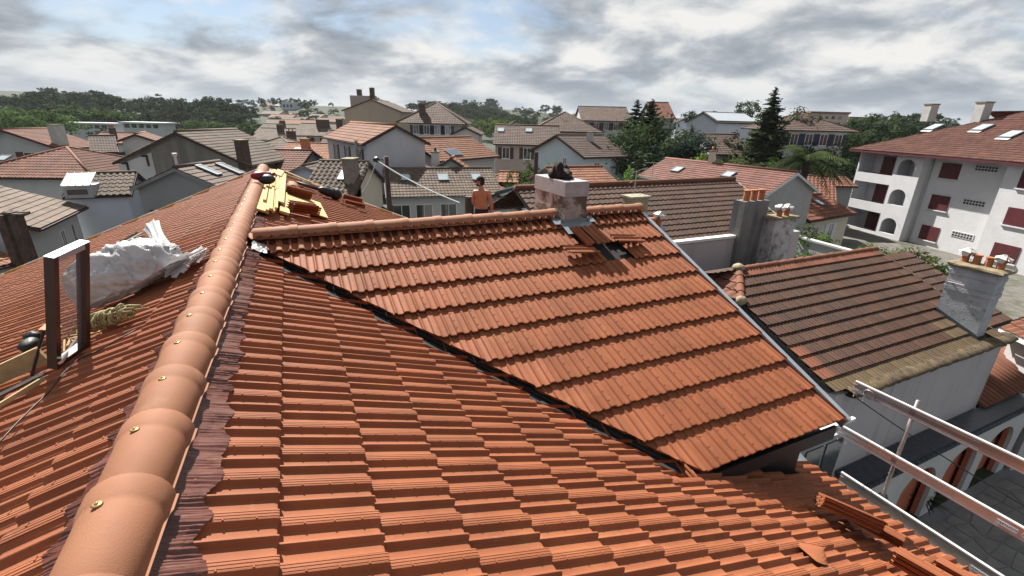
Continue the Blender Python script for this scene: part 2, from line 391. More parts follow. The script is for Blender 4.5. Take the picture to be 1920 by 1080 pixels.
OL = RF(0, rl0, ZT) + NLU * BASE
field('L', OL, RR, YL, 0.46 - PUR, 16, PUR, lambda y: (0.05, RFAR - rl0))
WPUR = 0.3825
VH = 5.31
hw0 = 0.648 + 22 * TW
OW = RF(hw0, WR, ZT) + NWU * BASE
def w_x(y): return (hw0 - VH, hw0 - (max(y, 0) * math.sin(PW) / math.tan(PS) + 0.05))
def w_skip(x, y):
    h = hw0 - x; r_ = WR - y * math.cos(PW)
    if 3.80 < h < 4.33 and y < 0.62: return True          # round the chimney
    if 4.02 < h < 4.50 and 0.69 < y < 1.03: return True   # tiles lifted while the flashing is fitted
    return False
field('W', OW, -HH, YW, 0.305 - WPUR, 10, WPUR, w_x, w_skip)
OW2 = RF(hw0 - TW * 26, WR, ZT) + NW2 * BASE
field('V', OW2, HH, YW2, 0.305 - WPUR, 12, WPUR, lambda y: (max(y, 0) * math.sin(PW) / math.tan(PS) + 0.05 - (hw0 - TW * 26), VH - (hw0 - TW * 26)),
      lambda x, y: 3.80 < x + hw0 - TW * 26 < 4.33 and y < 0.75)
CAND.sort(key=lambda c: -c[0])
solo = 0; rest = {}
for ar, slope, M, cut, ci in CAND:
    xint, xa, ya, pur = ci
    cl = (lambda y, xi=xint, xa=xa, ya=ya: (max(0, xi(ya + y)[0] - xa), min(TW, xi(ya + y)[1] - xa))) if cut else None
    if cl:
        f0 = cl; cl = lambda y, f0=f0: (lambda a, b: (a, b) if a <= b else ((0.0, 0.0) if b <= 0 else (TW, TW)))(*f0(y))
    if solo < 300 and ar > 0:
        if cut or abs(pur - PUR) > 1e-4:
            mb = MB(); tile_mb(mb, Matrix.Identity(4), PROF, True, pur, cl)
            key = 'roof_tile_w'
            if not cut:
                if key not in MATS: MATS[key] = mb.mesh('roof_tile', M_TILE); smooth_by_angle(MATS[key], 32)
                me = MATS[key]
            else: me = mb.mesh('roof_tile', M_TILE); smooth_by_angle(me, 32)
        else: me = ME_TILE
        o = bpy.data.objects.new('roof_tile', me); link(o, house); o.matrix_local = Matrix.Translation(-WL[house.name]) @ M; solo += 1
    else:
        big = ar > 250
        tile_mb(rest.setdefault((slope, big), MB()), M, PROF if big else LOWP, big, pur, cl, random.uniform(-1, 1) * 0.35)
for (slope, big), mb in rest.items():
    me = mb.mesh('roof_tiles', M_TILE); smooth_by_angle(me, 32)
    part('roof_tiles', me, None, house, kind='stuff')
# ---- deck and walls under the tiles
dk = MB()
def slab(mb, pts, n, t=0.05):
    mb.prism([V(p) - n * 0.012 for p in pts], -n * t)
ye = 6.36
slab(dk, [RF(0, RN, ZT) + NSU * BASE, RF(0, RFAR, ZT) + NSU * BASE, RF(0, RFAR, ZT) + NSU * BASE + YS * ye, RF(0, RFAR * 0 + 0.14, ZT) + NSU * BASE + YS * ye, RF(0, RN, ZT) + NSU * BASE + YS * ye], NSU)
part('roof_deck', dk, M_DECK, house)
dk = MB(); yl = 6.25
slab(dk, [RF(0, RN, ZT) + NLU * BASE, RF(0, RFAR, ZT) + NLU * BASE, RF(0, RFAR, ZT) + NLU * BASE + YL * yl, RF(0, RN, ZT) + NLU * BASE + YL * yl], NLU)
part('roof_deck', dk, M_DECK, house)
dk = MB(); yw = 3.70
hv = yw * math.sin(PW) / math.tan(PS)
slab(dk, [RF(0.05, WR, ZT) + NWU * BASE, RF(VH - 0.03, WR, ZT) + NWU * BASE, RF(VH - 0.03, WR, ZT) + NWU * BASE + YW * yw, RF(hv, WR, ZT) + NWU * BASE + YW * yw], NWU)
part('roof_deck', dk, M_DECK, house)
dk = MB(); y2 = 4.45; hv2 = y2 * math.sin(PW) / math.tan(PS)
slab(dk, [RF(0.05, WR, ZT) + NW2 * BASE, RF(VH - 0.03, WR, ZT) + NW2 * BASE, RF(VH - 0.03, WR, ZT) + NW2 * BASE + YW2 * y2, RF(hv2, WR, ZT) + NW2 * BASE + YW2 * y2], NW2)
part('roof_deck', dk, M_DECK, house)
ZG = -(CZ - 1.15)
def wallbox(h0, h1, r_0, r_1, ztop): return MB().boxp(RF(h0, r_0, ZG), HH * (h1 - h0), RR * (r_1 - r_0), UP * (ztop - ZG))
# gabled body walls
wb = MB(); ew = 5.55; el = -5.4
wb.prism([RF(el, RN + .25, ZG), RF(ew, RN + .25, ZG), RF(ew, RN + .25, ZT - .16 - ew * math.tan(PS)), RF(0, RN + .25, ZT - .16), RF(el, RN + .25, ZT - .16 + el * math.tan(PLF))], RR * (-0.05 - RN - .25))
wb.prism([RF(el, -0.05, ZG), RF(3.2, -0.05, ZG), RF(3.2, -0.05, ZT - .16 - 3.2 * math.tan(PS)), RF(0, -0.05, ZT - .16), RF(el, -0.05, ZT - .16 + el * math.tan(PLF))], RR * (RFAR - .2))
part('wall', wb, PL['mauve'], house)
ww = MB(); hgw = VH - 0.16
ww.prism([RF(hgw, -0.06, ZG), RF(hgw, 6.3, ZG), RF(hgw, 6.3, ZT - .17 - (6.3 - WR) * math.tan(PW)), RF(hgw, WR, ZT - .17), RF(hgw, -0.06, ZT - .17 - (WR + .06) * math.tan(PW))], -HH * 1.9)
part('wing_wall', ww, PL['mauve'], house)
# dark boarded cheek and fascia under the wing's eave
fb = MB(); ez = ZT - (WR + 0.30) * math.tan(PW) - 0.10
fb.boxp(RF(3.15, -0.285, ez - 0.16), HH * (VH - 0.05 - 3.15), RR * 0.03, UP * 0.15)
fb.boxp(RF(3.15, -0.25, ez - 0.16), HH * (VH - 0.05 - 3.15), RR * 0.20, UP * 0.02)
fb.boxp(RF(3.15, -0.09, ez - 1.0), HH * (hgw - 3.17), RR * 0.03, UP * 0.85)
part('eave_fascia', fb, M_BLACK, house)
# valley gutter
vg = MB(); rows = []
for i in range(13):
    y = i / 12 * 3.75; h = y * math.sin(PW) / math.tan(PS); z = ZT - y * math.sin(PW); r_ = WR - y * math.cos(PW)
    c = RF(h, r_, z - 0.108)
    rows.append([c - RR * 0.26 + UP * 0.012, c - RR * 0.13 - UP * 0.0, c, c + HH * 0.13 - UP * 0.004, c + HH * 0.2 - UP * 0.004])
vg.grid(rows)
part('valley_gutter', vg, M_ZINCD, house)
# verge flashing (wing gable) and its small upstand
vf = MB()
a = RF(VH + 0.005, WR + 0.02, ZT + 0.015); vdir = YW
vf.boxp(a - NWU * 0.10, HH * 0.055, YW * 3.80, NWU * 0.095)
vf.boxp(a + HH * 0.055 - NWU * 0.17, HH * 0.006, YW * 3.80, NWU * 0.16)
part('verge_flashing', vf, M_ZINC, house)
vf = MB(); vf.boxp(a - NW2 * 0.10, HH * 0.055, YW2 * 4.4, NW2 * 0.095); part('verge_flashing', vf, M_ZINC, house)
# pale verge trim pieces at the far end of the main roof
for sgn, Y_, N_, n_ in ((-1, YL, NLU, 16), (1, YS, NSU, 15)):
    for k in range(n_):
        tb = MB(); q = RF(0, RFAR + 0.005, ZT) + N_ * BASE + Y_ * (0.10 + k * PUR)
        tb.boxp(q - N_ * 0.06, RR * 0.03, Y_ * 0.375, N_ * 0.145)
        part('verge_trim', tb, M_WOOD if k % 2 else mat('pale_verge', (0.68, 0.6, 0.48), 0.8), house)
# gutter along the low eave
gt = MB(); rows = []
for r_ in (RN, -2.0, -1.0, 0.2):
    c = RF(0, r_, ZT) + NSU * BASE + YS * (ye + 0.10) - UP * 0.10
    rows.append([c + HH * (0.07 * math.cos(t)) - UP * (0.07 * math.sin(t)) for t in [math.pi * i / 8 for i in range(9)]])
gt.grid(rows); part('gutter', gt, M_ZINC, house, smooth=True)
# ---- ridge caps
def cap_mesh(L_, rw, rn, name='ridge_tile'):
    mb = MB(); rows = []
    secs = [(0.0, rn - .003), (0.004, rn), (L_ * 0.80, rn + (rw - rn) * .45), (L_ * 0.86, rw - 0.006), (L_ * 0.90, rw), (L_ + 0.035, rw + 0.002), (L_ + 0.037, rw - 0.004)]
    def ring(y, R, flat=1.0):
        pts = [V((R * 1.06, y, -rn * 1.02))]
        for i in range(15):
            t = math.pi * i / 14; pts.append(V((R * math.cos(t), y, R * math.sin(t) - rn)))
        pts.append(V((-R * 1.06, y, -rn * 1.02)))
        return pts
    for y, R in secs: rows.append(ring(y, R))
    mb.grid(rows)
    inner = [ring(y, R - 0.013) for y, R in (secs[0], secs[-1])]
    mb.grid([inner[0], rows[0]]); mb.grid([rows[-1], inner[1]]); mb.grid([inner[1], inner[0]])
    me = mb.mesh(name, M_CAP); smooth_by_angle(me, 40); return me
CAPL = 0.391
me_cap = cap_mesh(CAPL, 0.128, 0.112)
sm = MB(); sm.blob((0, 0, 0), .016, .016, .004, n=12, m=4); sm.blob((0, 0, .004), .007, .007, .005, n=8, m=4)
me_screw = sm.mesh('screw', mat('brass_screw', (0.62, 0.42, 0.16), 0.3, 0.1, 40, metal=0.7), True)
# one measured joint of the ridge lies at r = 0; wide end away from the camera
k0 = int(math.floor((RN) / CAPL))
for k in range(k0, int(RFAR / CAPL) + 1):
    ra = k * CAPL - 0.02
    if ra + CAPL > RFAR + 0.12: break
    o = bpy.data.objects.new('ridge_tile', me_cap); link(o, house)
    j = random.uniform
    M = frame(RF(j(-.004, .004), ra, j(-.003, .003)), HH, RR) @ Matrix.Rotation(j(-.012, .012), 4, 'Z')
    o.matrix_local = Matrix.Translation(-WL[house.name]) @ M
    s_ = bpy.data.objects.new('screw', me_screw); link(s_, o); s_.location = (-0.02 + j(-.012, .012), CAPL * 0.80, 0.008)
WC = 0.40
me_cap2 = cap_mesh(WC, 0.112, 0.100)
def wing_caps(h0, h1):
    n = max(1, round((h1 - h0) / WC)); L_ = (h1 - h0) / n
    for k in range(n):
        o = bpy.data.objects.new('ridge_tile', me_cap2); link(o, house)
        M = frame(RF(h0 + k * L_, WR + random.uniform(-.004, .004), -0.018 + random.uniform(-.003, .003)), -RR, HH)
        M = M @ Matrix.Diagonal((1, L_ / WC * 0.985, 1, 1))
        o.matrix_local = Matrix.Translation(-WL[house.name]) @ M
wing_caps(0.17, 3.84); wing_caps(4.28, VH + 0.02)
# ---- pleated flashing that closes the ridge on both sides
def profz(x):
    x = (x % TW) * 1000
    for (x0, z0), (x1, z1) in zip(PROF, PROF[1:]):
        if x0 <= x <= x1: return (z0 + (z1 - z0) * (x - x0) / max(1e-6, x1 - x0)) / 1080
    return .04
def smprof(x): return sum(profz(x + d) for d in (-.02, -.012, -.006, 0, .006, .012, .02)) / 7
def pleat(along0, along1, fn, width, seedv, xof, m=M_FLASH, step=0.0048, wob=0.014):
    rnd = random.Random(seedv); rows = []; n = int((along1 - along0) / step); edge = 0; amp = .5
    for i in range(n + 1):
        a = along0 + i * step
        edge = edge * 0.97 + rnd.uniform(-1, 1) * 0.0022; amp = min(1, max(.15, amp + rnd.uniform(-.12, .12)))
        base = .6 * smprof(xof(a)) + .012; row = []
        ph = a * 2 * math.pi / 0.0175 + 2.2 * math.sin(a * 23) + 1.3 * math.sin(a * 61)
        for j in range(9):
            t = j / 8; d = 0.05 + t * (width - 0.05 + wob * math.sin(a * 29) * t + edge * t * 2)
            rip = 0.0095 * amp * math.sin(ph + t * 1.8 * math.sin(a * 37)) * (0.55 + .45 * t) + rnd.uniform(-1, 1) * 0.0014
            row.append(fn(a, d, (base + .006 + .03 * (d / PUR if d > .1 else 1 - d * 6)) * (1 - .25 * (1 - t)) + rip + .01 * (1 - t)))
        rows.append(row)
    mb = MB(); mb.grid(rows); return mb
pr = pleat(RN, RFAR, lambda a, d, z: RF(0, a, ZT) + NSU * (BASE + z) + YS * (d + .02), 0.225, 3, lambda a: r0 - a)
part('ridge_flashing', pr, M_FLASH, house, smooth=True)
plf = pleat(RN, RFAR, lambda a, d, z: RF(0, a, ZT) + NLU * (BASE + z) + YL * (d + .02), 0.215, 4, lambda a: a - rl0)
part('ridge_flashing', plf, M_FLASH, house, smooth=True)
for h0, h1, sd in ((0.22, 3.80, 5), (4.30, VH - .03, 6)):
    pw_ = pleat(h0, h1, lambda a, d, z: RF(a, WR, ZT) + NWU * (BASE + z) + YW * (d + .005), 0.155, sd, lambda a: hw0 - a)
    part('ridge_flashing', pw_, M_FLASH, house, smooth=True)
# small crumpled lead patch where the two ridges meet
lp = MB(); rnd = random.Random(9); rows = []
for i in range(9):
    rows.append([RF(0.16 + 0.022 * j + rnd.uniform(-.004, .004), WR - 0.34 + i * 0.035, ZT - (0.16 + .022 * j) * 0.42 + 0.045 + rnd.uniform(-.012, .012) - abs(i - 5) * .008) for j in range(7)])
lp.grid(rows); part('lead_patch', lp, mat('bright_lead', (0.62, 0.6, 0.58), 0.35, 0.2, 20, metal=0.5), house)
# ---- the wing's chimney
CH0, CH1, CR0, CR1 = 3.88, 4.25, 2.90, 3.80
M_CHIM = mat('stained_render', (0.34, 0.29, 0.275), 0.9, 0.22, 5, bump=0.35, bscale=45, dirt=[((0.085, 0.05, 0.035), 3.6, 0.44, 0.56, 0.9), ((0.45, 0.42, 0.42), 6.0, 0.58, 0.66, 0.6)])
cb = MB(); cb.boxp(RF(CH0 + .012, CR0 + .012, -0.7), HH * (CH1 - CH0 - .024), RR * (CR1 - CR0 - .024), UP * (0.7 + 0.185))
chim = part('chimney', cb, M_CHIM, house)
cap = MB(); cap.boxp(RF(CH0, CR0, 0.18), HH * (CH1 - CH0), RR * (CR1 - CR0), UP * 0.20)
me = cap.mesh('chimney_cap', mat('grey_cement', (0.34, 0.325, 0.335), 0.85, 0.12, 8, bump=0.15, bscale=60))
bm = bmesh.new(); bm.from_mesh(me); bmesh.ops.bevel(bm, geom=bm.edges[:], offset=0.006, segments=2, affect='EDGES'); bm.to_mesh(me); bm.free()
part('chimney_cap', me, None, chim)
ap = MB()
f0 = RF(CH0 - .05, CR0 - 0.005, ZT - (WR - CR0) * math.tan(PW) + 0.03); f1 = f0 + HH * (CH1 - CH0 + .10)
ap.quad(f0 + UP * 0.045, f1 + UP * 0.045, f1, f0)
ap.quad(f0, f1, f1 + YW * 0.24 - NWU * 0.004, f0 + YW * 0.24 - NWU * 0.004)
for h in (CH0, CH1):
    s = 1 if h == CH1 else -1
    q = RF(h + s * 0.01, CR0 - .02, ZT - (WR - CR0 + .02) * math.tan(PW) + 0.03); w_ = -YW * 0.22
    ap.quad(q, q + w_, q + w_ + UP * 0.05, q + UP * 0.05); ap.quad(q, q + w_, q + w_ + HH * s * 0.13, q + HH * s * 0.13)
part('lead_apron', ap, M_LEAD, chim)
# dark folded clothes on the chimney
jk = MB(); rnd = random.Random(5); top = RF(0, 0, 0.38)
def onch(h, r_, z): return RF(h, r_, 0.38 + z)
for (h, r_, z, a, b, c) in ((3.97, 3.30, .10, .075, .09, .12), (3.96, 3.22, .15, .05, .06, .09), (4.02, 3.22, .055, .10, .12, .06), (4.10, 3.30, .06, .09, .10, .07), (4.15, 3.40, .09, .06, .08, .10), (4.19, 3.38, .045, .06, .09, .05), (4.05, 3.12, .03, .07, .05, .035), (3.93, 3.36, .05, .06, .1, .055), (4.08, 3.2, .09, .05, .05, .03)):
    jk.blob(onch(h, r_, z), a, b, c, HH, RR, UP, n=14, m=9, jit=0.12, rnd=rnd)
o = thing('work_jacket', jk, mat('dark_cloth', (0.018, 0.012, 0.012), 0.9, 0.5, 14, bump=0.3, bscale=60, dirt=((0.07, 0.035, 0.035), 7, .55, .7, .8)), 'crumpled dark brown work jacket lying on the grey chimney cap', 'jacket', smooth=True)
md = o.modifiers.new('merge', 'REMESH'); md.mode = 'VOXEL'; md.voxel_size = 0.012; md.use_smooth_shade = True
# ---- loose tiles by the chimney
def loose_tile(M, label, group=None, name='loose_roof_tile'):
    o = bpy.data.objects.new(name, ME_LOOSE); COL.objects.link(o); o.matrix_world = M; return tag(o, label, 'roof tile', group)
lt = MB(); tile_mb(lt, Matrix.Identity(4), PROF, True)
_b = [(x / 1000, (z / 1080 - 0.016)) for x, z in PROF]
lt.grid([[V((x, -0.05, z)) for x, z in _b], [V((x, PUR, z + .04)) for x, z in _b]])
ts = [V((x / 1000, -0.05, z / 1080 - .004)) for x, z in PROF]; lt.grid([ts, [V((x, -0.05, z)) for x, z in _b]])
ME_LOOSE = lt.mesh('loose_roof_tile', M_TILE); smooth_by_angle(ME_LOOSE, 32)
def onW(h, y, z=0.0): return RF(h, WR, ZT) + YW * y + NWU * z
loose_tile(frame(onW(4.28, 0.42, 0.035), -HH, (YW + NWU * 0.02).normalized()), 'loose tile laid straight below the chimney on the lead apron, in the chimney shadow')
loose_tile(frame(onW(4.03, 0.42, 0.032), -HH, (YW + HH * .04 + NWU * 0.01).normalized()) @ Matrix.Scale(0.6, 4, (1, 0, 0)), 'narrow cut tile leaning beside the shaded tile under the chimney')
def lying(h, y, z, w, tilt, label):
    # long side across the slope, propped up towards the ridge
    Xd = (YW + NWU * tilt).normalized(); Yd = HH; 
    loose_tile(frame(onW(h, y, z), (Xd * -1).normalized(), (Yd * -1).normalized()) @ Matrix.Diagonal((w, 1, 1, 1)), label)
lying(3.98, 0.98, 0.06, 1.0, 0.25, 'loose tile turned sideways over the gap left of the chimney apron')
lying(4.78, 0.86, 0.06, 1.0, 0.22, 'loose tile turned sideways over the gap right of the chimney apron')
# ================================================================ things lying on the new roof
SLOPE = {'S': (RF(0, 0, ZT), NSU), 'L': (RF(0, 0, ZT), NLU), 'W': (RF(0, WR, ZT), NWU)}
def ON(u, v, s):
    p, n = SLOPE[s]; d = ray(u, v); return CAM + d * ((p - CAM).dot(n) / d.dot(n))
def crumple(mb, amp, sc_, seedv=0):
    from mathutils import noise
    mb.v = [v + V(noise.noise_vector(v * sc_ + V((seedv, 0, 0)))) * amp + V(noise.noise_vector(v * sc_ * 3.1 + V((seedv, 5, 0)))) * amp * 0.35 for v in mb.v]
# --- window sash leaning up the left slope
b0 = RF(-0.95, 1.25, 0); b0.z = CZ - 1.61; b1 = RF(-0.84, 1.50, 0); b1.z = CZ - 1.575
ed = (b1 - b0); ew_ = ed.length; ed.normalize(); su = (HH * 0.165 + UP * 0.74); sh_ = su.length; su.normalize(); sn = ed.cross(su).normalized()
sash = emp('window_sash', 'brown window sash with a glass pane propped upright beside the coiled rope', 'window sash', b0)
M_SASH = mat('brown_lacquer', (0.045, 0.022, 0.018), 0.35, 0.15, 6, spec=0.5)
w_, d_ = 0.035, 0.06
mb = MB(); mb.boxp(b0 - sn * d_ / 2, ed * w_, sn * d_, su * sh_); part('stile', mb, M_SASH, sash)
mb = MB(); mb.boxp(b0 + ed * (ew_ - w_) - sn * d_ / 2, ed * w_, sn * d_, su * sh_); part('stile', mb, M_SASH, sash)
mb = MB(); mb.boxp(b0 + ed * w_ + su * (sh_ - w_) - sn * (d_ / 2 - .002), ed * (ew_ - 2 * w_), sn * (d_ - .004), su * w_); part('top_rail', mb, mat('lit_rail_blue', (0.42, 0.47, 0.56), 0.35, .1, 5, metal=.5), sash)  # light on the sash's top rail, put into its blue-grey colour
mb = MB(); mb.boxp(b0 + su * sh_ - sn * d_ / 2 + su * .001, ed * ew_, sn * d_, su * .006); part('top_cover', mb, MATS['lit_rail_blue'], sash)  # same painted-in light along the upper edge
mb = MB(); mb.boxp(b0 + ed * w_ - sn * (d_ / 2 - .002), ed * (ew_ - 2 * w_), sn * (d_ - .004), su * w_); part('bottom_rail', mb, M_SASH, sash)
mb = MB(); mb.boxp(b0 + ed * w_ + su * w_ - sn * .004, ed * (ew_ - 2 * w_), sn * .008, su * (sh_ - 2 * w_)); part('pane', mb, glass_mat('clear_pane', (0.25, 0.27, 0.3), 0.03, alpha=0.22, spec=1.0), sash)
mb = MB(); q = b0 + su * (sh_ * .36); mb.tube([q - sn * .04, q - sn * .05 - HH * .12 - UP * .30 - RR * .02], .009, 6); part('strap', mb, M_BLACK, sash)
# --- timber kerb of the opened roof window, battens
t0 = ON(0, 728, 'L') + NLU * .02; t1 = ON(97, 682, 'L') + NLU * .02; td = (t1 - t0).normalized()
mb = MB(); mb.boxp(t0 - td * 1.2, td * (1.2 + (t1 - t0).length), td.cross(NLU) * -.03, NLU * .12); thing('timber_beam', mb, M_WOODO, 'weathered yellow timber beam on edge running to the window sash', 'beam')
t0 = ON(0, 770, 'L') + NLU * .012; t1 = ON(90, 715, 'L') + NLU * .012; td = (t1 - t0).normalized()
mb = MB(); mb.boxp(t0 - td * 1.2, td * (1.2 + (t1 - t0).length), td.cross(NLU) * -.03, NLU * .025); thing('batten', mb, M_WOODO, 'thin timber batten lying just below the weathered beam', 'batten')
q0 = ON(-60, 775, 'L'); q1 = ON(80, 706, 'L')
mb = MB(); X_ = (q1 - q0).normalized(); Y_ = NLU.cross(X_); mb.boxp(q0 + NLU * .004, X_ * (q1 - q0).length, Y_ * .075, NLU * .006); part('painted_gap_shade', mb, M_DECK, house)  # dark slab on the tiles, standing in for shade inside the opening
# --- black tool pouch behind the beam
mb = MB(); c = ON(66, 655, 'L') + NLU * .05
mb.blob(c, .11, .06, .055, RR, HH, UP, n=12, m=7, jit=.1); mb.blob(c + RR * .07 + UP * .03, .05, .06, .05, RR, HH, UP, n=10, m=6, jit=.12)
thing('tool_pouch', mb, M_BLACK, 'black tool pouch lying behind the weathered beam', 'pouch', smooth=True)
mb = MB(); c = ON(86, 640, 'L') + NLU * .06; mb.boxp(c, RR * .12, HH * .05, UP * .05); thing('toolbox_lid', mb, mat('orange_plastic', (0.5, 0.13, 0.03), .5), 'small orange tool handle beside the black pouch', 'tool')
# --- rope
rnd = random.Random(11); rp = MB(); c0 = ON(190, 622, 'L'); c1 = ON(250, 600, 'L')
ax = (c1 - c0).normalized(); sd = NLU.cross(ax).normalized(); LR = (c1 - c0).length
pts = []
for lp_ in range(26):
    off = rnd.uniform(0, 1) * LR; R1 = rnd.uniform(.045, .075); R2 = rnd.uniform(.03, .06); tl = rnd.uniform(-.8, .8); ph = rnd.uniform(0, 6)
    cc = c0 + ax * off + NLU * (R2 + .025)
    loop = []
    for i in range(15):
        a_ = ph + 2 * math.pi * i / 14 * 0.95
        loop.append(cc + (ax * math.sin(tl) + sd * math.cos(tl)) * (R1 * math.cos(a_)) + NLU * (R2 * math.sin(a_)) + ax * (rnd.uniform(-.012, .012) + .02 * math.sin(a_ * .5)))
    rp.tube(loop, .0085, 6)
for k in range(7):
    s0 = c0 + ax * rnd.uniform(-.06, .04) + NLU * rnd.uniform(.03, .1) + sd * rnd.uniform(-.03, .05)
    s1 = c1 + ax * rnd.uniform(0, .13) + NLU * rnd.uniform(.03, .1) + sd * rnd.uniform(-.04, .05)
    mid = (s0 + s1) / 2 + NLU * rnd.uniform(0, .05) + sd * rnd.uniform(-.05, .05)
    rp.tube([s0, (s0 + mid) / 2 + NLU * .01, mid, (s1 + mid) / 2 + NLU * .01, s1], .0085, 6)
thing('rope_coil', rp, mat('olive_rope', (0.33, 0.285, 0.15), .85, .25, 60, bump=.3, bscale=300), 'coiled olive beige rope bundle lying below the white plastic sack', 'rope', smooth=True)
# wood offcuts behind the pane
mb = MB(); rnd = random.Random(3)
for k in range(16):
    p = ON(rnd.uniform(118, 165), rnd.uniform(618, 655), 'L') + NLU * rnd.uniform(.0, .05); dr = (RR * rnd.uniform(-1, 1) + HH * rnd.uniform(-1, 1) + UP * rnd.uniform(-.2, .3)).normalized()
    mb.boxp(p, dr * rnd.uniform(.06, .2), dr.cross(UP).normalized() * rnd.uniform(.006, .02), UP * rnd.uniform(.004, .01))
thing('wood_offcuts', mb, M_WOOD, 'pile of splintered pale wood offcuts seen through the sash pane', 'offcuts', kind='stuff')
mb = MB(); p = ON(118, 690, 'L') + NLU * .03; q = ON(150, 642, 'L') + NLU * .03; dr = q - p; mb.boxp(p, dr, dr.cross(NLU).normalized() * .022, NLU * .015); thing('aluminium_profile', mb, M_ALU, 'short silver metal profile lying at the foot of the sash', 'metal profile')
# --- white sack
bc = ON(268, 545, 'L') + NLU * .15
bx = (ON(372, 490, 'L') - ON(210, 572, 'L')).normalized(); by = NLU.cross(bx).normalized()
mb = MB(); rows = []; rnd = random.Random(21)
nU, nT = 70, 84
Lb = .42
for i in range(nU + 1):
    s = -1 + 2 * i / nU; row = []
    rad = max(0.0, 1 - abs(s) ** 3.2) ** 0.5
    for j in range(nT):
        a_ = 2 * math.pi * j / nT
        hgt = (.27 if math.sin(a_) > 0 else .10) * (1.0 - .18 * s); wid = .26 * (1 + .10 * math.sin(3 * s))
        row.append(bc + bx * (s * Lb) + by * (wid * rad * math.cos(a_)) + NLU * (hgt * rad * math.sin(a_)))
    rows.append(row)
mb.grid(rows, close=True); 
from mathutils import noise as _nz
def wr(v):
    q = v * 7.0; w = v * 16
    n1 = _nz.noise(q + V((_nz.noise(q * .7) * 2, 3, 0))); n2 = 1 - abs(_nz.noise(w + V((n1 * 3, 0, 9)))) * 2; n3 = 1 - abs(_nz.noise(v * 33 + V((n1 * 2, 7, 1)))) * 2
    return n1 * .034 + n2 * .026 + n3 * .011
mb.v = [v + (v - bc).normalized() * wr(v) for v in mb.v]
sack = emp('plastic_sack', 'bulging white plastic rubble sack lying on the left roof slope', 'sack', bc - NLU * .12)
M_SACK = mat('white_polythene', (0.50, 0.49, 0.50), 0.3, 0.16, 6, spec=0.5, trans=0.2, bump=.5, bscale=22)
part('body', mb, M_SACK, sack, smooth=True)
def flap(base, tip, wdir, w0, w1, seedv):
    rows = []; rnd = random.Random(seedv)
    for i in range(13):
        t = i / 12; c = base.lerp(tip, t); w = w0 + (w1 - w0) * t; dn = (tip - base).cross(wdir).normalized()
        rows.append([c + wdir * (w * (j / 8 - .5)) + dn * (.03 * math.sin(j * 1.3 + t * 3 + seedv) * (1 - .3 * t) + rnd.uniform(-.006, .006)) for j in range(9)])
    m_ = MB(); m_.grid(rows); return m_
def LIFT(u, v, s, h):      # point above slope s by h as seen at (u,v)
    p, n = SLOPE[s]; d = ray(u, v); return CAM + d * ((p + n * h - CAM).dot(n) / d.dot(n))
def gather(a, b, r_, seedv):
    rnd = random.Random(seedv); rows = []; d = (b - a).normalized(); X_ = d.orthogonal().normalized(); Y_ = d.cross(X_); ph = [rnd.uniform(0, 6) for _ in range(5)]
    for i in range(22):
        t = i / 21; R = r_ * (1.25 - 2.1 * t + 1.75 * t * t); c = a.lerp(b, t) + X_ * .02 * math.sin(3 * t)
        rows.append([c + (X_ * math.cos(q) + Y_ * math.sin(q) * .55) * R * (1 + .16 * math.sin(7 * q + ph[0] + 2 * t) + .10 * math.sin(13 * q + ph[1]) + .05 * t * math.sin(23 * q + ph[2])) for q in [2 * math.pi * j / 48 for j in range(48)]])
    m_ = MB(); m_.grid(rows, close=True); return m_
part('neck', gather(LIFT(300, 485, 'L', .20), LIFT(284, 424, 'L', .27), .105, 2), M_SACK, sack, smooth=True)
part('gathered_corner', gather(LIFT(332, 498, 'L', .12), LIFT(372, 478, 'L', .05), .10, 5), M_SACK, sack, smooth=True)
# --- zinc strip under the sack, cable on the tiles
za, zb = ON(188, 488, 'L'), ON(278, 438, 'L'); X_ = (zb - za).normalized(); Y_ = NLU.cross(X_)
mb = MB(); mb.boxp(za + NLU * .045, X_ * (zb - za).length, Y_ * .16, NLU * .008); mb.boxp(za + NLU * .045 + Y_ * .16, X_ * (zb - za).length, Y_ * .006, NLU * .04)
thing('zinc_strip', mb, mat('dull_zinc', (0.16, 0.155, 0.13), .55, .25, 4, metal=.3), 'dull zinc flashing strip lying on tiles behind the plastic sack', 'flashing')
mb = MB(); pl_ = [LIFT(u, v, 'L', .012) for u, v in ((-30, 850), (0, 828), (30, 795), (60, 765), (92, 735), (118, 700), (150, 672), (180, 660), (215, 640), (255, 618))]
mb.tube(pl_, .005, 6); thing('cable', mb, M_BLACK, 'thin dark cable snaking over the tiles below the rope coil', 'cable', smooth=True)
# --- lumber on the far right slope
def plank(a, b, w, t, lift, label, m=M_WOOD, group=None, name='plank', yaw=0.0):
    p = LIFT(*a, 'S', lift); q = LIFT(*b, 'S', lift); d = q - p; X_ = d.normalized(); Y_ = NSU.cross(X_)
    mb = MB(); mb.boxp(p - Y_ * w / 2, d, Y_ * w, NSU * t); return thing(name, mb, m, label, 'plank', group)
g = 'fresh pine planks piled on the roof'
plank((492, 398), (512, 322), .16, .03, .035, 'widest fresh pine plank at the bottom of the pile by the main ridge', group=g)
plank((533, 402), (527, 325), .13, .04, .035, 'pine board under the pile on the side away from the main ridge', group=g)
for k, (a, b, w) in enumerate((((500, 397), (512, 320), .036), ((507, 395), (515, 320), .036), ((512, 399), (517, 322), .036), ((517, 393), (521, 324), .036), ((495, 378), (507, 322), .036))):
    plank(a, b, w, .035, .07 + .036 * (k % 2), 'narrow pine batten bundled on top of the plank pile', group='narrow battens on the plank pile')
plank((524, 380), (531, 326), .12, .025, .11, 'tapered pine board lying on top of the pile', group=g)
plank((538, 400), (531, 340), .045, .03, .04, 'single pine batten lying apart beside the plank pile', group=g)
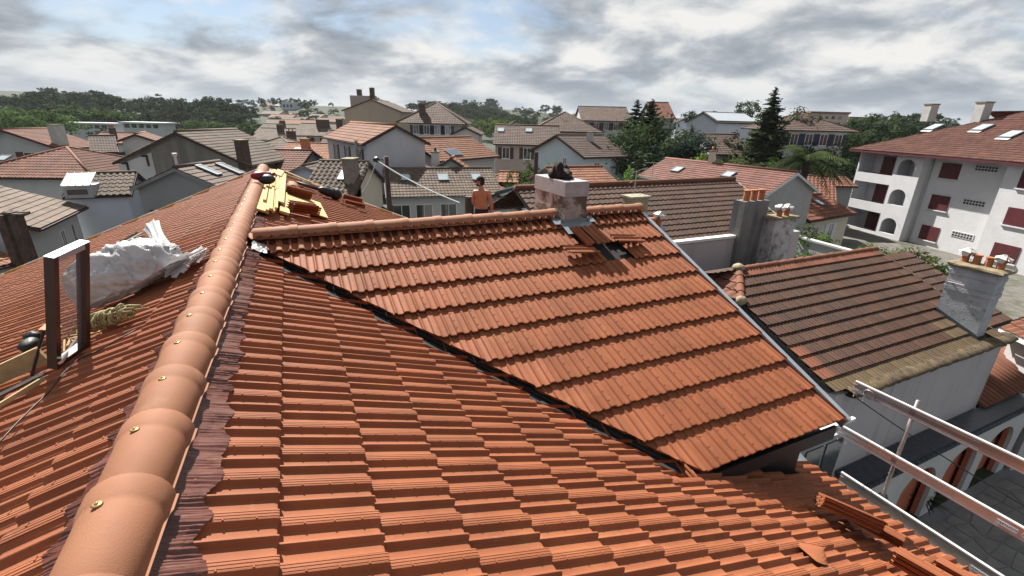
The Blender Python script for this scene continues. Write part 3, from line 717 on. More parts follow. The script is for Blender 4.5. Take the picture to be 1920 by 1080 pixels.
plank((520, 330), (526, 321), .14, .03, .13, 'short pine offcut on the far end of the plank pile', group=g)
plank((606, 352), (535, 322), .07, .02, .045, 'long pale batten along the far verge behind the tool', group=g)
for (a, b, w, lab) in (((536, 362), (536, 385), .5, 'square pine board under the three tile stack'), ((583, 400), (572, 372), .55, 'square pale board sticking out beside the short tile stack'), ((560, 345), (570, 350), .6, 'pale board behind the spare ridge tile')):
    plank(a, b, w, .018, .035, lab, name='board')
def stack(u, v, yawdir, n, label, lift=.05, grp=None):
    p = LIFT(u, v, 'S', lift)
    for k in range(n):
        Y_ = (yawdir + RR * random.uniform(-.03, .03)).normalized(); X_ = Y_.cross(NSU).normalized()
        loose_tile(frame(p + NSU * (k * .036) - X_ * TW / 2, X_, Y_), label, grp, 'stacked_roof_tile')
stack(540, 362, YS, 4, 'terracotta tile in the stack below the spare ridge tile', grp='tiles stacked below the spare ridge tile')
stack(548, 394, (YS * .9 + RR * .45).normalized(), 4, 'terracotta tile in the short stack on the pale square board', .07, grp='tiles stacked on the square board')
stack(646, 372, YS, 3, 'terracotta tile in the upper stack by the far verge', grp='upper tile stack by the far verge')
stack(650, 380, YS, 2, 'terracotta tile in the lower stack by the far verge', grp='lower tile stack by the far verge')
# spare ridge tile standing on a board
o = bpy.data.objects.new('spare_ridge_tile', me_cap); COL.objects.link(o); q = LIFT(547, 345, 'S', .16)
o.matrix_world = frame(q - RR * .1 + UP * 0.0, HH, RR); tag(o, 'spare half round ridge tile resting on boards near the planks', 'ridge tile')
# black blower
bt = emp('leaf_blower', 'black leaf blower lying across the tiles by the far verge', 'leaf blower', LIFT(618, 362, 'S', .03))
p, q = LIFT(556, 342, 'S', .10), LIFT(602, 356, 'S', .10)
mb = MB(); mb.tube([p, q], [.028, .04], 10); part('tube', mb, M_BLACK, bt, smooth=True)
c = LIFT(615, 360, 'S', .12); dx = (q - p).normalized()
mb = MB(); mb.blob(c, .26, .10, .10, dx, NSU.cross(dx), NSU, n=14, m=8); mb.blob(c + dx * .2, .14, .12, .13, dx, NSU.cross(dx), NSU, n=12, m=8); part('motor_housing', mb, M_BLACK, bt, smooth=True)
mb = MB(); mb.boxp(c + dx * .1 + NSU * .10, dx * .12, NSU.cross(dx) * .05, NSU * .03); part('badge', mb, M_SHUT_W, bt)
# red cordless tool on the ridge
dq = AZ(490, 338, CZ - 1.15 + .03); dt = emp('cordless_drill', 'red and black cordless power tool resting on the ridge tiles', 'power tool', dq)
mb = MB(); mb.blob(dq + UP * .08, .17, .10, .08, (RR * .4 + HH * .9).normalized(), (RR * .9 - HH * .4).normalized(), UP, n=14, m=8); part('body', mb, mat('red_plastic', (0.16, 0.008, 0.016), .4, .1), dt, smooth=True)
mb = MB(); mb.blob(dq + HH * .09 + RR * -.05 + UP * .02, .14, .12, .09, HH, RR, UP, n=12, m=7); part('battery', mb, M_BLACK, dt, smooth=True)
mb = MB(); mb.boxp(dq + HH * .08 + UP * .11, HH * .09, RR * .05, UP * .03); part('switch_plate', mb, M_SHUT_W, dt)
mb = MB(); mb.tube([dq + HH * .1 + UP * .09, dq + HH * .24 + UP * .10], .03, 8); part('handle', mb, MATS['red_plastic'], dt, smooth=True)
# --- loose tiles at the low eave
def stack2(u, v, Yd, n, label, lift, roll=0.0, grp=None, jit=.02):
    p = LIFT(u, v, 'S', lift)
    for k in range(n):
        Y_ = (Yd + RR * random.uniform(-jit, jit) + HH * random.uniform(-jit, jit)).normalized(); Y_ = (Y_ - NSU * Y_.dot(NSU)).normalized()
        X_ = Y_.cross(NSU).normalized(); M = frame(p + NSU * (k * .037), X_, Y_) @ Matrix.Rotation(roll, 4, 'Y')
        loose_tile(M, label, grp, 'loose_roof_tile')
stack2(1592, 962, (-RR * .95 + HH * .28), 2, 'loose tile pointing down the eave in the middle of the scattered pile', .055, grp='pair of loose tiles in the middle of the pile at the eave')
stack2(1535, 945, (-RR * .75 + HH * .65), 3, 'loose tile in the small heap nearest the wing eave shadow', .05, -.25, grp='small heap of tiles by the wing eave shadow')
stack2(1690, 1052, (-RR * .97 + HH * .22), 3, 'loose tile with its rolls up at the low end of the pile by the toe board', .055, grp='tiles at the low end of the pile')
stack2(1770, 1062, (-RR * .98 + HH * .15), 2, 'loose tile pushed against the scaffold toe board', .045, grp='tiles pushed against the toe board')
# hooded vent tile
vp = ON(1530, 1040, 'S'); mb = MB()
rows = []
for i in range(7):
    t = i / 6; w = .085 * math.sin(math.pi * min(1, .15 + t)) ** .6 + .01; hgt = .055 * t
    rows.append([vp - YS * .13 + YS * (.22 * t) - RR * (w * (j / 8 - .5) * 2) + NSU * (.012 + hgt * math.cos((j / 8 - .5) * math.pi) ** .7) for j in range(9)])
mb.grid(rows); mb.poly(rows[-1])
part('vent_hood', mb, M_TILE, house, smooth=False)
# ================================================================ scaffold guard rails
GH = 6.3
scf = emp('scaffold_guard_rail', 'aluminium scaffold guard rails and toe board along the low eave', 'scaffold', RF(GH, -1.5, -(CZ - 1.15)))
def railz(zc): return zc + 1.15            # relative to ridge plane
M_RAILTOP = mat('bright_aluminium', (0.80, 0.79, 0.78), .4, .05, 5, metal=.4)
M_LBL = mat('blue_print', (0.02, 0.05, 0.28), .5, .05)
def rail(z, r_far, hgt, th, label):
    o_ = MB(); p = RF(GH, r_far, railz(z) - hgt)
    d = -RR * 4.0
    # C-shaped extrusion: web, two lips and a bright rounded top edge
    o_.boxp(p, d, HH * .006, UP * hgt); o_.boxp(p - HH * .012, d, HH * .012, UP * .012); o_.boxp(p - HH * .008 + UP * (hgt * .22), d, HH * .008, UP * .006)
    o_.boxp(p - HH * .008 + UP * (hgt * .72), d, HH * .008, UP * .006)
    ro = part('rail', o_, M_ALU, scf)
    t_ = MB(); t_.boxp(p - HH * .014 + UP * hgt, d, HH * (th), UP * .016); part('top_lip', t_, M_RAILTOP, ro)
    # telescoping inner length
    t_ = MB(); q = p - RR * 1.15 - HH * .010 + UP * .012; t_.boxp(q, -RR * 2.7, HH * .008, UP * (hgt - .02)); part('inner_length', t_, M_ALU, ro)
    return ro, p
rails = [rail(-2.79, .15, .115, .03, ''), rail(-3.41, .17, .115, .03, ''), rail(-3.99, .0, .17, .03, '')]
def print_text(txt, at, xd, yd, h, parent):
    cu = bpy.data.curves.new('print', 'FONT'); cu.body = txt; cu.size = h; cu.align_x = 'CENTER'; cu.align_y = 'CENTER'
    ob = bpy.data.objects.new('print', cu); COL.objects.link(ob); bpy.context.view_layer.update()
    me = bpy.data.meshes.new_from_object(ob); bpy.data.objects.remove(ob)
    me.transform(frame(at, xd, yd)); me.materials.clear(); me.materials.append(M_LBL)
    part('lettering', me, None, parent)
for (ro, p), rr_ in zip((rails[1], rails[1], rails[2], rails[0]), (-1.38, -1.56, -1.36, -1.62)):
    ptop = p.copy(); c = RF(GH - .0185, rr_, 0); c.z = p.z + (.06 if ro is not rails[2][0] else .075)
    lb = MB(); lb.boxp(c - RR * .075 - UP * .022 + HH * .004, RR * .15, HH * .002, UP * .044); part('sticker', lb, mat('pale_sticker', (0.62, 0.6, 0.6), .5), ro)
    print_text('comabi', c, RR, -UP, .05, ro)
po = MB(); pb = RF(GH + .05, -.43, railz(-4.35)); po.tube([pb, RF(GH + .05, -.43, railz(-2.70))], .021, 10); part('post', po, mat('galvanised_tube', (0.30, 0.26, 0.25), .45, .2, 8, metal=.6), scf, smooth=True)
for z in (-2.84, -3.46): 
    cl = MB(); cl.box(RF(GH + .03, -.43, railz(z)), .07, .05, .05, HH, RR); part('clamp', cl, MATS['galvanised_tube'], scf)
hk = MB(); hk.tube([RF(GH - .01 - .05 * math.sin(t) * .3, -.02 + .055 * math.cos(t), railz(-2.86) + .055 * math.sin(t)) for t in [i * 2 * math.pi / 16 for i in range(17)]], .007, 6, cap=False); part('ring', hk, MATS['galvanised_tube'], scf, smooth=True)
for z, dr in ((-2.92, .12), (-2.92, .02), (-3.54, .14), (-3.54, .05)):
    h_ = MB(); h_.tube([RF(GH - .01, dr, railz(z)), RF(GH - .02, dr, railz(z) - .03), RF(GH - .035, dr - .01, railz(z) - .045), RF(GH - .05, dr - .015, railz(z) - .03)], .004, 5); part('hook', h_, MATS['galvanised_tube'], scf)
plat = MB(); plat.boxp(RF(GH - .55, .0, railz(-4.42)), HH * .62, -RR * 4, UP * .05); part('platform', plat, mat('scaffold_deck', (.2, .17, .13), .7, .2, 6), scf)
for r_ in (-.43, -2.4):
    pp = MB(); b_ = RF(GH + .05, r_, 0); b_.z = 0; pp.tube([b_, RF(GH + .05, r_, railz(-4.35))], .024, 8); part('standard', pp, MATS['galvanised_tube'], scf, smooth=True)
# overhead cable passing behind the rails
mb = MB(); a_ = AY(1590, 735, 8.2); b_ = AY(1960, 972, 6.2)
mb.tube([a_.lerp(b_, t) - UP * (.25 * t * (1 - t)) for t in [i / 14 for i in range(15)]], .012, 6); thing('overhead_cable', mb, M_BLACK, 'black overhead cable slanting behind the scaffold rails', 'cable')
# ================================================================ the man beyond the wing ridge
def person():
    yb = 9.5; top = AY(905, 331, yb); base_xy = V((top.x - .02, top.y, 0))
    q = base_xy - P0; rr_ = q.dot(RR); hh_ = q.dot(HH)
    fz = (P0.z + ZT - (rr_ - WR) * math.tan(PW)) + 0.0
    H = top.z - fz
    root = emp('person', 'shirtless person in a black cap and dark shorts standing behind the wing ridge', 'person', (base_xy.x, base_xy.y, fz))
    k = H / 1.80
    def P(x, y, z): return V((x * k, y * k, z * k))
    B = [  # name, pos, radius, parent   (x right, y away from camera; facing away and a little left)
        ('pel', (0, 0, .98), (.135, .10), None), ('wst', (0, .0, 1.12), (.125, .095), 'pel'), ('rib', (-.005, .02, 1.28), (.15, .105), 'wst'), ('chs', (-.005, .02, 1.40), (.155, .10), 'rib'), ('shb', (-.005, .01, 1.475), (.09, .07), 'chs'), ('nk', (-.015, .015, 1.54), (.056, .056), 'shb'), ('nk2', (-.025, .03, 1.60), (.054, .056), 'nk'),
        ('shL', (-.165, .03, 1.44), (.062, .062), 'chs'), ('elL', (-.215, .10, 1.17), (.044, .044), 'shL'), ('wrL', (-.14, .27, 1.03), (.031, .034), 'elL'), ('haL', (-.10, .34, 1.00), (.03, .022), 'wrL'),
        ('shR', (.160, -.01, 1.44), (.064, .062), 'chs'), ('elR', (.245, -.045, 1.16), (.045, .045), 'shR'), ('wrR', (.235, .05, .93), (.031, .034), 'elR'), ('haR', (.225, .085, .86), (.03, .022), 'wrR'),
        ('hpL', (-.09, 0, .90), (.095, .095), 'pel'), ('knL', (-.12, .06, .50), (.062, .062), 'hpL'), ('anL', (-.12, 0, .09), (.04, .04), 'knL'), ('toL', (-.14, .17, .035), (.042, .03), 'anL'),
        ('hpR', (.09, 0, .90), (.095, .095), 'pel'), ('knR', (.12, .04, .50), (.062, .062), 'hpR'), ('anR', (.13, -.03, .09), (.04, .04), 'knR'), ('toR', (.15, .14, .035), (.042, .03), 'anR')]
    for s, wn in (('L', 'haL'), ('R', 'haR')):
        w = V([b for b in B if b[0] == wn][0][1]); dirv = V((.03, .06, -.05)) if s == 'L' else V((-.01, .03, -.075))
        for f in range(4):
            o1 = w + V((.022 * (f - 1.5), 0, 0)) + dirv * .5; o2 = o1 + dirv * (.6 - abs(f - 1.4) * .08) + V((0, .012, -.008))
            B.append((f'f{s}{f}a', tuple(o1), (.010, .010), wn)); B.append((f'f{s}{f}b', tuple(o2), (.008, .008), f'f{s}{f}a'))
        B.append((f't{s}', tuple(w + V((-.04 if s == 'R' else .04, .02, -.02))), (.011, .011), wn))
    idx = {b[0]: i for i, b in enumerate(B)}
    me = bpy.data.meshes.new('body'); me.from_pydata([tuple(P(*b[1])) for b in B], [(idx[b[3]], i) for i, b in enumerate(B) if b[3]], [])
    me.materials.append(mat('tanned_skin', (0.34, 0.155, 0.095), .5, .14, 14, spec=.35, bump=.1, bscale=30))
    o = bpy.data.objects.new('body', me); link(o, root)
    sk = o.modifiers.new('skin', 'SKIN'); sk.use_smooth_shade = True
    lay = me.skin_vertices[0] if me.skin_vertices else None
    for i, b in enumerate(B): lay.data[i].radius = (b[2][0] * k, b[2][1] * k); lay.data[i].use_root = (i == 0)
    ss = o.modifiers.new('sub', 'SUBSURF'); ss.levels = 2; ss.render_levels = 2
    # head: profile turned to the left
    hc = P(-.035, .035, 1.685); L_ = V((-1, .25, 0)).normalized(); F2 = V((.25, 1, 0)).normalized()
    mb = MB(); mb.blob(hc, .098 * k, .076 * k, .118 * k, L_, F2, UP, n=18, m=14)
    def shape(v):
        d = v - hc; x = d.dot(L_); z = d.z
        if x > .04 * k and z < 0: v = v + L_ * (.012 * k) - UP * (.006 * k)
        if x < -.02 * k and z < -.05 * k: v = v + L_ * (.02 * k)
        return v
    mb.v = [shape(v) for v in mb.v]
    mb.blob(hc + L_ * .103 * k - UP * .012 * k, .022 * k, .016 * k, .030 * k, L_, F2, UP, n=8, m=6)
    mb.blob(hc - F2 * .075 * k - L_ * .005 * k - UP * .01 * k, .020 * k, .012 * k, .032 * k, L_, F2, UP, n=8, m=6)
    mb.blob(hc + L_ * .088 * k - UP * .058 * k, .016 * k, .03 * k, .009 * k, L_, F2, UP, n=8, m=5)
    hd = part('head', mb, MATS['tanned_skin'], root, smooth=True, local=True)
    mb = MB(); mb.blob(hc + L_ * .045 * k - UP * .082 * k, .058 * k, .062 * k, .045 * k, L_, F2, UP, n=12, m=8); part('beard', mb, mat('dark_hair', (0.02, .012, .01), .8), hd, smooth=True, local=True)
    mb = MB(); mb.blob(hc - L_ * .035 * k - UP * .02 * k, .072 * k, .079 * k, .085 * k, L_, F2, UP, n=12, m=8); part('hair', mb, MATS['dark_hair'], hd, smooth=True, local=True)
    mb = MB(); rows = []
    for i in range(7):
        th = math.pi / 2 * i / 6; rows.append([hc + UP * (.02 * k) + L_ * (.108 * k * math.cos(th) * math.cos(a) - .006 * k) + F2 * (.086 * k * math.cos(th) * math.sin(a)) + UP * (.105 * k * math.sin(th)) for a in [2 * math.pi * j / 18 for j in range(18)]])
    mb.grid(rows, close=True); mb.blob(hc + L_ * .105 * k + UP * .028 * k, .06 * k, .062 * k, .008 * k, L_, F2, UP, n=12, m=5)
    part('cap', mb, mat('black_cotton', (0.012, .012, .016), .85), hd, smooth=True, local=True)
    mb = MB(); mb.box(hc + L_ * .088 * k + UP * .004 * k, .02 * k, .14 * k, .036 * k, L_, F2, UP); mb.box(hc + L_ * .04 * k - F2 * .077 * k + UP * .01 * k, .10 * k, .006 * k, .012 * k, L_, F2, UP)
    part('sunglasses', mb, M_BLACK, hd, local=True)
    # shorts hug the hips and thighs
    mb = MB(); rows = []
    for z, rx, ry in ((1.05, .150, .118), (.98, .168, .130), (.90, .185, .140), (.82, .19, .14)):
        rows.append([P(rx * math.cos(a), ry * math.sin(a), z) for a in [2 * math.pi * j / 20 for j in range(20)]])
    mb.grid(rows, close=True)
    for sx, kx in ((-1, -.12), (1, .12)):
        rows = []
        for t in (0, .33, .66, 1.0):
            c = P(sx * .092, 0, .86).lerp(P(kx, .05, .50), t); rr2 = (.108 - .018 * t) * k
            rows.append([c + V((rr2 * math.cos(a), rr2 * math.sin(a), 0)) for a in [2 * math.pi * j / 14 for j in range(14)]])
        mb.grid(rows, close=True)
    part('shorts', mb, mat('dark_canvas', (0.018, .016, .018), .9, .3, 20), root, smooth=True, local=True)
    for sx, ay in ((-1, 0), (1, -.03)):
        mb = MB(); mb.blob(P(sx * .13, ay + .07, .045), .052 * k, .14 * k, .05 * k, n=12, m=7); part('shoe', mb, M_BLACK, root, smooth=True, local=True)
person()
# ================================================================ generic building kit
def tilefield(parent, O, X, Y, xint, ylen, tw, pur, m, amp=0.03, seg=4, lift=0.03, tint=0.35, name='roof_tiles', seedv=1):
    rnd = random.Random(seedv); N = X.cross(Y); mb = MB(); n = max(1, int(round(ylen / pur))); pur = ylen / n
    for k in range(n):
        ya, yb = k * pur, (k + 1) * pur
        la, ha = xint(ya); lb, hb = xint(yb)
        lo, hi = min(la, lb), max(ha, hb)
        i0, i1 = int(math.floor(lo / tw)), int(math.ceil(hi / tw)); row_t = rnd.uniform(-.15, .15)
        for i in range(i0, i1):
            if max(la, lb) > (i + 1) * tw and min(la, lb) > (i + 1) * tw: continue
            if max(ha, hb) < i * tw: continue
            t = (row_t + rnd.uniform(-1, 1)) * tint
            if rnd.random() < .03: t += tint * 1.2
            top, bot, fr = [], [], []
            for j in range(seg + 1):
                x = (i + j / seg) * tw; z = amp * (0.5 - 0.5 * math.cos(2 * math.pi * j / seg))
                xa = min(max(x, la), ha) if la <= ha else (la + ha) / 2; xb = min(max(x, lb), hb) if lb <= hb else (lb + hb) / 2
                top.append(O + X * xa + Y * ya + N * z); bot.append(O + X * xb + Y * (yb + .01) + N * (z + lift)); fr.append(O + X * xb + Y * (yb + .008) + N * (z - .012))
            mb.grid([fr, bot, top], t=t)
    return part(name, mb, m, parent, kind='stuff')
class Bld: pass
def building(name, label, p0, e1, Wd, e2, Ln, ze, pitch, wallm, roofm, over=.35, verge=.22, tw=.22, pur=.36, hip=False, trim=None, cat='house', group=None, amp=.03, seg=4, base=-.4, seedv=1, flat=False):
    H = Bld(); trim = trim or M_DARKW; H.p0, H.e1, H.e2, H.Wd, H.Ln, H.ze, H.pitch = V(p0), e1, e2, Wd, Ln, ze, pitch
    H.p0.z = 0
    q = lambda a, b, z: H.p0 + e1 * a + e2 * b + UP * z
    H.q = q; H.root = emp(name, label, cat, q(Wd / 2, Ln / 2, base), group)
    tp = math.tan(pitch); rise = Wd / 2 * tp; H.rise = rise
    wl = MB()
    if hip or flat: wl.boxp(q(0, 0, base), e1 * Wd, e2 * Ln, UP * (ze - base))
    else: wl.prism([q(0, 0, base), q(Wd, 0, base), q(Wd, 0, ze), q(Wd / 2, 0, ze + rise), q(0, 0, ze)], e2 * Ln)
    part('wall', wl, wallm, H.root)
    if flat: return H
    H.slopes = []
    up0 = .06
    for s in (-1, 1):
        Y = (e1 * s * math.cos(pitch) - UP * math.sin(pitch)); N = (e1 * s * math.sin(pitch) + UP * math.cos(pitch)); X = Y.cross(N)
        O = q(Wd / 2, Ln / 2, ze + rise + up0); yl = (Wd / 2 + over) / math.cos(pitch)
        if hip:
            hl = max(0.01, Ln / 2 - Wd / 2); xi = lambda y, hl=hl: (-(hl + y * math.cos(pitch)), hl + y * math.cos(pitch))
        else: xi = lambda y: (-(Ln / 2 + verge), Ln / 2 + verge)
        H.slopes.append((O, X, Y, N, yl))
        dkm = MB(); a0, b0_ = xi(0); a1, b1_ = xi(yl)
        dkm.prism([O + X * a0 - N * .004, O + X * b0_ - N * .004, O + X * b1_ + Y * yl - N * .004, O + X * a1 + Y * yl - N * .004], -N * .07); part('roof_deck', dkm, trim, H.root)
        tilefield(H.root, O, X, Y, xi, yl, tw, pur, roofm, amp, seg, seedv=seedv + s)
    if hip:
        for s in (-1, 1):
            Y = (e2 * s * math.cos(pitch) - UP * math.sin(pitch)); N = (e2 * s * math.sin(pitch) + UP * math.cos(pitch)); X = Y.cross(N)
            hl = max(0.01, Ln / 2 - Wd / 2); O = q(Wd / 2, Ln / 2 + s * hl, ze + rise + up0); yl = (Wd / 2 + over) / math.cos(pitch)
            xi = lambda y: (-y * math.cos(pitch), y * math.cos(pitch))
            dkm = MB(); a1, b1_ = xi(yl); dkm.prism([O - N * .004, O + X * b1_ + Y * yl - N * .004, O + X * a1 + Y * yl - N * .004], -N * .07); part('roof_deck', dkm, trim, H.root)
            tilefield(H.root, O, X, Y, xi, yl, tw, pur, roofm, amp, seg, seedv=seedv + 5 + s)
        hl = max(0.01, Ln / 2 - Wd / 2); rb = MB(); zt = ze + rise + up0 + .03; ov = over
        rb.tube([q(Wd / 2, Ln / 2 - hl, zt), q(Wd / 2, Ln / 2 + hl, zt)], .11, 8)
        for sa in (-1, 1):
            for sb in (-1, 1): rb.tube([q(Wd / 2, Ln / 2 + sb * hl, zt), q(Wd / 2 + sa * (Wd / 2 + ov), Ln / 2 + sb * (hl + Wd / 2 + ov), zt - (Wd / 2 + ov) * tp + .02)], .10, 8)
        part('ridge_tiles', rb, roofm, H.root, smooth=True)
    else:
        rb = MB(); rb.tube([q(Wd / 2, -verge, ze + rise + up0 + .02), q(Wd / 2, Ln + verge, ze + rise + up0 + .02)], .11, 8); part('ridge_tiles', rb, roofm, H.root, smooth=True)
        for b, sg in ((-verge, -1), (Ln + verge, 1)):
            bb = MB()
            for s in (-1, 1):
                t0 = q(Wd / 2, b, ze + rise + up0 - .02); t1 = q(Wd / 2 + s * (Wd / 2 + over), b, ze - over * tp + up0 - .02)
                bb.boxp(t0 - UP * .16, t1 - t0, e2 * sg * .03, UP * .17)
            part('bargeboard', bb, trim, H.root)
    for a, sg in ((-over, -1), (Wd + over, 1)):
        gb = MB(); z = ze - over * tp + up0 - .03; L0, L1 = (-over, Ln + over) if hip else (-verge, Ln + verge)
        gb.boxp(q(a, L0, z - .10), e1 * sg * .09, e2 * (L1 - L0), UP * .09); part('gutter', gb, trim, H.root)
    return H
def facef(H, face):
    if face == 'e0': return H.q(0, 0, 0), H.e2, -H.e1, H.Ln
    if face == 'e1': return H.q(H.Wd, 0, 0), H.e2, H.e1, H.Ln
    if face == 'g0': return H.q(0, 0, 0), H.e1, -H.e2, H.Wd
    return H.q(0, H.Ln, 0), H.e1, H.e2, H.Wd
def win(H, face, f, dz, w, h, sh=None, style='open', frame_m=None, name='window'):
    o, ad, n, L_ = facef(H, face); c = o + ad * (f * L_) + UP * (H.ze - dz)
    fm = MB(); t = .06; frame_m = frame_m or M_WHITE
    for (da, db, aw, ah) in ((-w / 2, -h / 2, t, h), (w / 2 - t, -h / 2, t, h), (-w / 2 + t, h / 2 - t, w - 2 * t, t), (-w / 2 + t, -h / 2, w - 2 * t, t), (-.02, -h / 2 + t, .04, h - 2 * t)):
        fm.boxp(c + ad * da + UP * db, ad * aw, n * .05, UP * ah)
    fm.boxp(c - ad * (w / 2 + .05) - UP * (h / 2 + .05), ad * (w + .1), n * .09, UP * .045)
    fo = part(name, fm, frame_m, H.root)
    pm = MB(); pm.boxp(c - ad * (w / 2 - t) - UP * (h / 2 - t), ad * (w - 2 * t), n * .02, UP * (h - 2 * t)); part('pane', pm, M_PANE, fo)
    if sh:
        if style == 'closed':
            sm_ = MB(); sm_.boxp(c - ad * w / 2 - UP * h / 2 + n * .055, ad * w, n * .03, UP * h); part('shutter', sm_, sh, H.root)
        else:
            for s in (-1, 1):
                sm_ = MB(); x0 = (w / 2 + .02) if s > 0 else (-w / 2 - .02 - w * .48); sm_.boxp(c + ad * x0 - UP * h / 2, ad * w * .48, n * .05, UP * h); part('shutter', sm_, sh, H.root)
def skylight(H, s, x, y, w=.8, h=1.0):
    O, X, Y, N, yl = H.slopes[s]; c = O + X * x + Y * y + N * .05
    fm = MB(); t = .07
    for (a, b, ww, hh_) in ((-w / 2, -h / 2, t, h), (w / 2 - t, -h / 2, t, h), (-w / 2 + t, -h / 2, w - 2 * t, t), (-w / 2 + t, h / 2 - t, w - 2 * t, t)): fm.boxp(c + X * a + Y * b, X * ww, Y * hh_, N * .09)
    fo = part('skylight', fm, M_ZINCD, H.root); pm = MB(); pm.boxp(c - X * (w / 2 - t) - Y * (h / 2 - t), X * (w - 2 * t), Y * (h - 2 * t), N * .07); part('pane', pm, M_SKYL, fo)
def stackch(parent, c, X, Y, w, d, z0, z1, m, pots=2, slab=.08, potm=None, name='chimney'):
    mb = MB(); c = V((c.x, c.y, 0)); mb.boxp(c - X * w / 2 - Y * d / 2 + UP * z0, X * w, Y * d, UP * (z1 - z0)); co = part(name, mb, m, parent)
    mb = MB(); mb.boxp(c - X * (w / 2 + .06) - Y * (d / 2 + .06) + UP * z1, X * (w + .12), Y * (d + .12), UP * slab); part('slab', mb, mat('mossy_slab', (.20, .165, .11), .9, .3, 6, dirt=((.33, .26, .06), 7, .52, .68, .6)), co)
    for k in range(pots):
        f = (k + .5) / pots - .5; b = c + (X * w if w >= d else Y * d) * f * .9 + UP * (z1 + slab); mb = MB(); mb.tube([b, b + UP * .28], [.10, .085], 10); part('pot', mb, potm or M_POT, co, smooth=True)
    return co
def cowl(parent, b, s=1.0, seedv=0):
    rnd = random.Random(seedv); mb = MB()
    for k in range(5):
        a = k * 2 * math.pi / 5 + rnd.uniform(-.2, .2); d = V((math.cos(a), math.sin(a), 0)); t = d.cross(UP)
        mb.quad(b + UP * .17 * s - t * .05 * s, b + UP * .17 * s + t * .05 * s, b + d * .19 * s + UP * (.06 + rnd.uniform(-.03, .03)) * s + t * .10 * s, b + d * .19 * s + UP * (.05 + rnd.uniform(-.03, .03)) * s - t * .10 * s)
        mb.quad(b + d * .19 * s + UP * .055 * s + t * .09 * s, b + d * .19 * s + UP * .055 * s - t * .09 * s, b + d * .17 * s - UP * .06 * s - t * .05 * s, b + d * .17 * s - UP * .06 * s + t * .05 * s)
    return part('cowl', mb, mat('weathered_tin', (.62, .60, .57), .45, .25, 12, metal=.2), parent)
def gm(A, B, zr): 
    a, b = AZ(*A, CZ + zr), AZ(*B, CZ + zr); e1 = (b - a); W_ = e1.length; e1 = e1.normalized(); e2 = V((-e1.y, e1.x, 0))
    if e2.dot(a - CAM) < 0: e2 = -e2
    return a, e1, W_, e2
def em(A, B, zr, over=.35):
    a, b = AZ(*A, CZ + zr), AZ(*B, CZ + zr); e2 = (b - a); L_ = e2.length; e2 = e2.normalized(); e1 = V((-e2.y, e2.x, 0))
    if e1.dot((a + b) / 2 - CAM) < 0: e1 = -e1
    return a + e1 * over, e1, e2, L_
def ghouse(name, label, A, B, zr, Ln, pitch, wm, rm, **k):
    a, e1, W_, e2 = gm(A, B, zr); sk_ = k.pop('skew', 0)
    return building(name, label, a, e1, W_, e2, Ln, CZ + zr, math.radians(pitch), wm, rm, **k)
def ehouse(name, label, A, B, zr, Wd, pitch, wm, rm, **k):
    ov = k.get('over', .35); a, e1, e2, L_ = em(A, B, zr, ov); vg = k.get('verge', .22); p_ = math.radians(pitch)
    return building(name, label, a + e2 * vg, e1, Wd, e2, L_ - 2 * vg, CZ + zr + ov * math.tan(p_), p_, wm, rm, **k)
# ================================================================ ground
def terr(x, y):
    def g(cx, cy, sx, sy, h): return h * math.exp(-((x - cx) / sx) ** 2 - ((y - cy) / sy) ** 2)
    return g(-250, 230, 110, 50, 5) + g(-130, 335, 110, 78, 12) + g(-40, 480, 90, 110, 13) + g(60, 600, 200, 140, 9) + g(330, 520, 260, 160, 13) + g(-420, 420, 200, 150, 22)
gx = [-1500, -1000, -700] + [-520 + 20 * i for i in range(62)] + [900, 1200, 1600]; gy = [-60, 0, 40, 80] + [110 + 18 * i for i in range(50)] + [1150, 1500, 2500, 4000]
mb = MB(); mb.grid([[V((x, y, terr(x, y))) for x in gx] for y in gy])
o = part('ground', mb, mat('town_ground', (.035, .042, .024), .95, .3, .15, dirt=((.018, .027, .011), .03, .3, .5, .95)), smooth=True); o['kind'] = 'structure'
# ================================================================ neighbour with the brown roof on the right
def zc(z): return z + 1.15
N1 = emp('neighbour_house', 'low neighbour house with old brown tile roof and a stained mauve side wall', 'house', RF(13.6, 3.6, -(CZ - 1.15)))
YN = YW; NN = NWU; NR, NZ = 5.6, -3.60
ON1 = RF(17.0, NR, zc(NZ)) 
ylN = (NR - 2.13) / math.cos(PW); tw1, pn1 = .235, ylN / 12
def n1x(y):
    h = y * math.cos(PW); lim = 11.0 - min(h, 0.95) if h < .95 else 10.02
    return (0.08, 17.0 - lim)
ntm = MB(); 
for j in range(1): pass
def marseille(mb, M, tw, pur, clampx=None, t=0.0):
    pf = [(0, .022), (.06, .03), (.16, .03), (.22, .008), (.42, .004), (.50, .026), (.60, .026), (.68, .006), (.90, .006), (1, .018)]
    rows = []
    for y, dz in ((-.02, 0), (pur, .042), (pur - .001, .010)):
        row = []
        for x, z in pf:
            X_ = x * tw
            if clampx: X_ = min(max(X_, clampx(y)[0]), clampx(y)[1])
            row.append(M @ V((X_, y, z + dz)))
        rows.append(row)
    mb.grid([r_[::-1] for r_ in rows], t=t)
marseille(ntm, Matrix.Identity(4), tw1, pn1); mesh_n = {k: ntm.mesh('roof_tile', RT[k]) for k in ('brown', 'red', 'moss')}
n1c = []
F1 = frame(ON1, -HH, YN); rnd = random.Random(31)
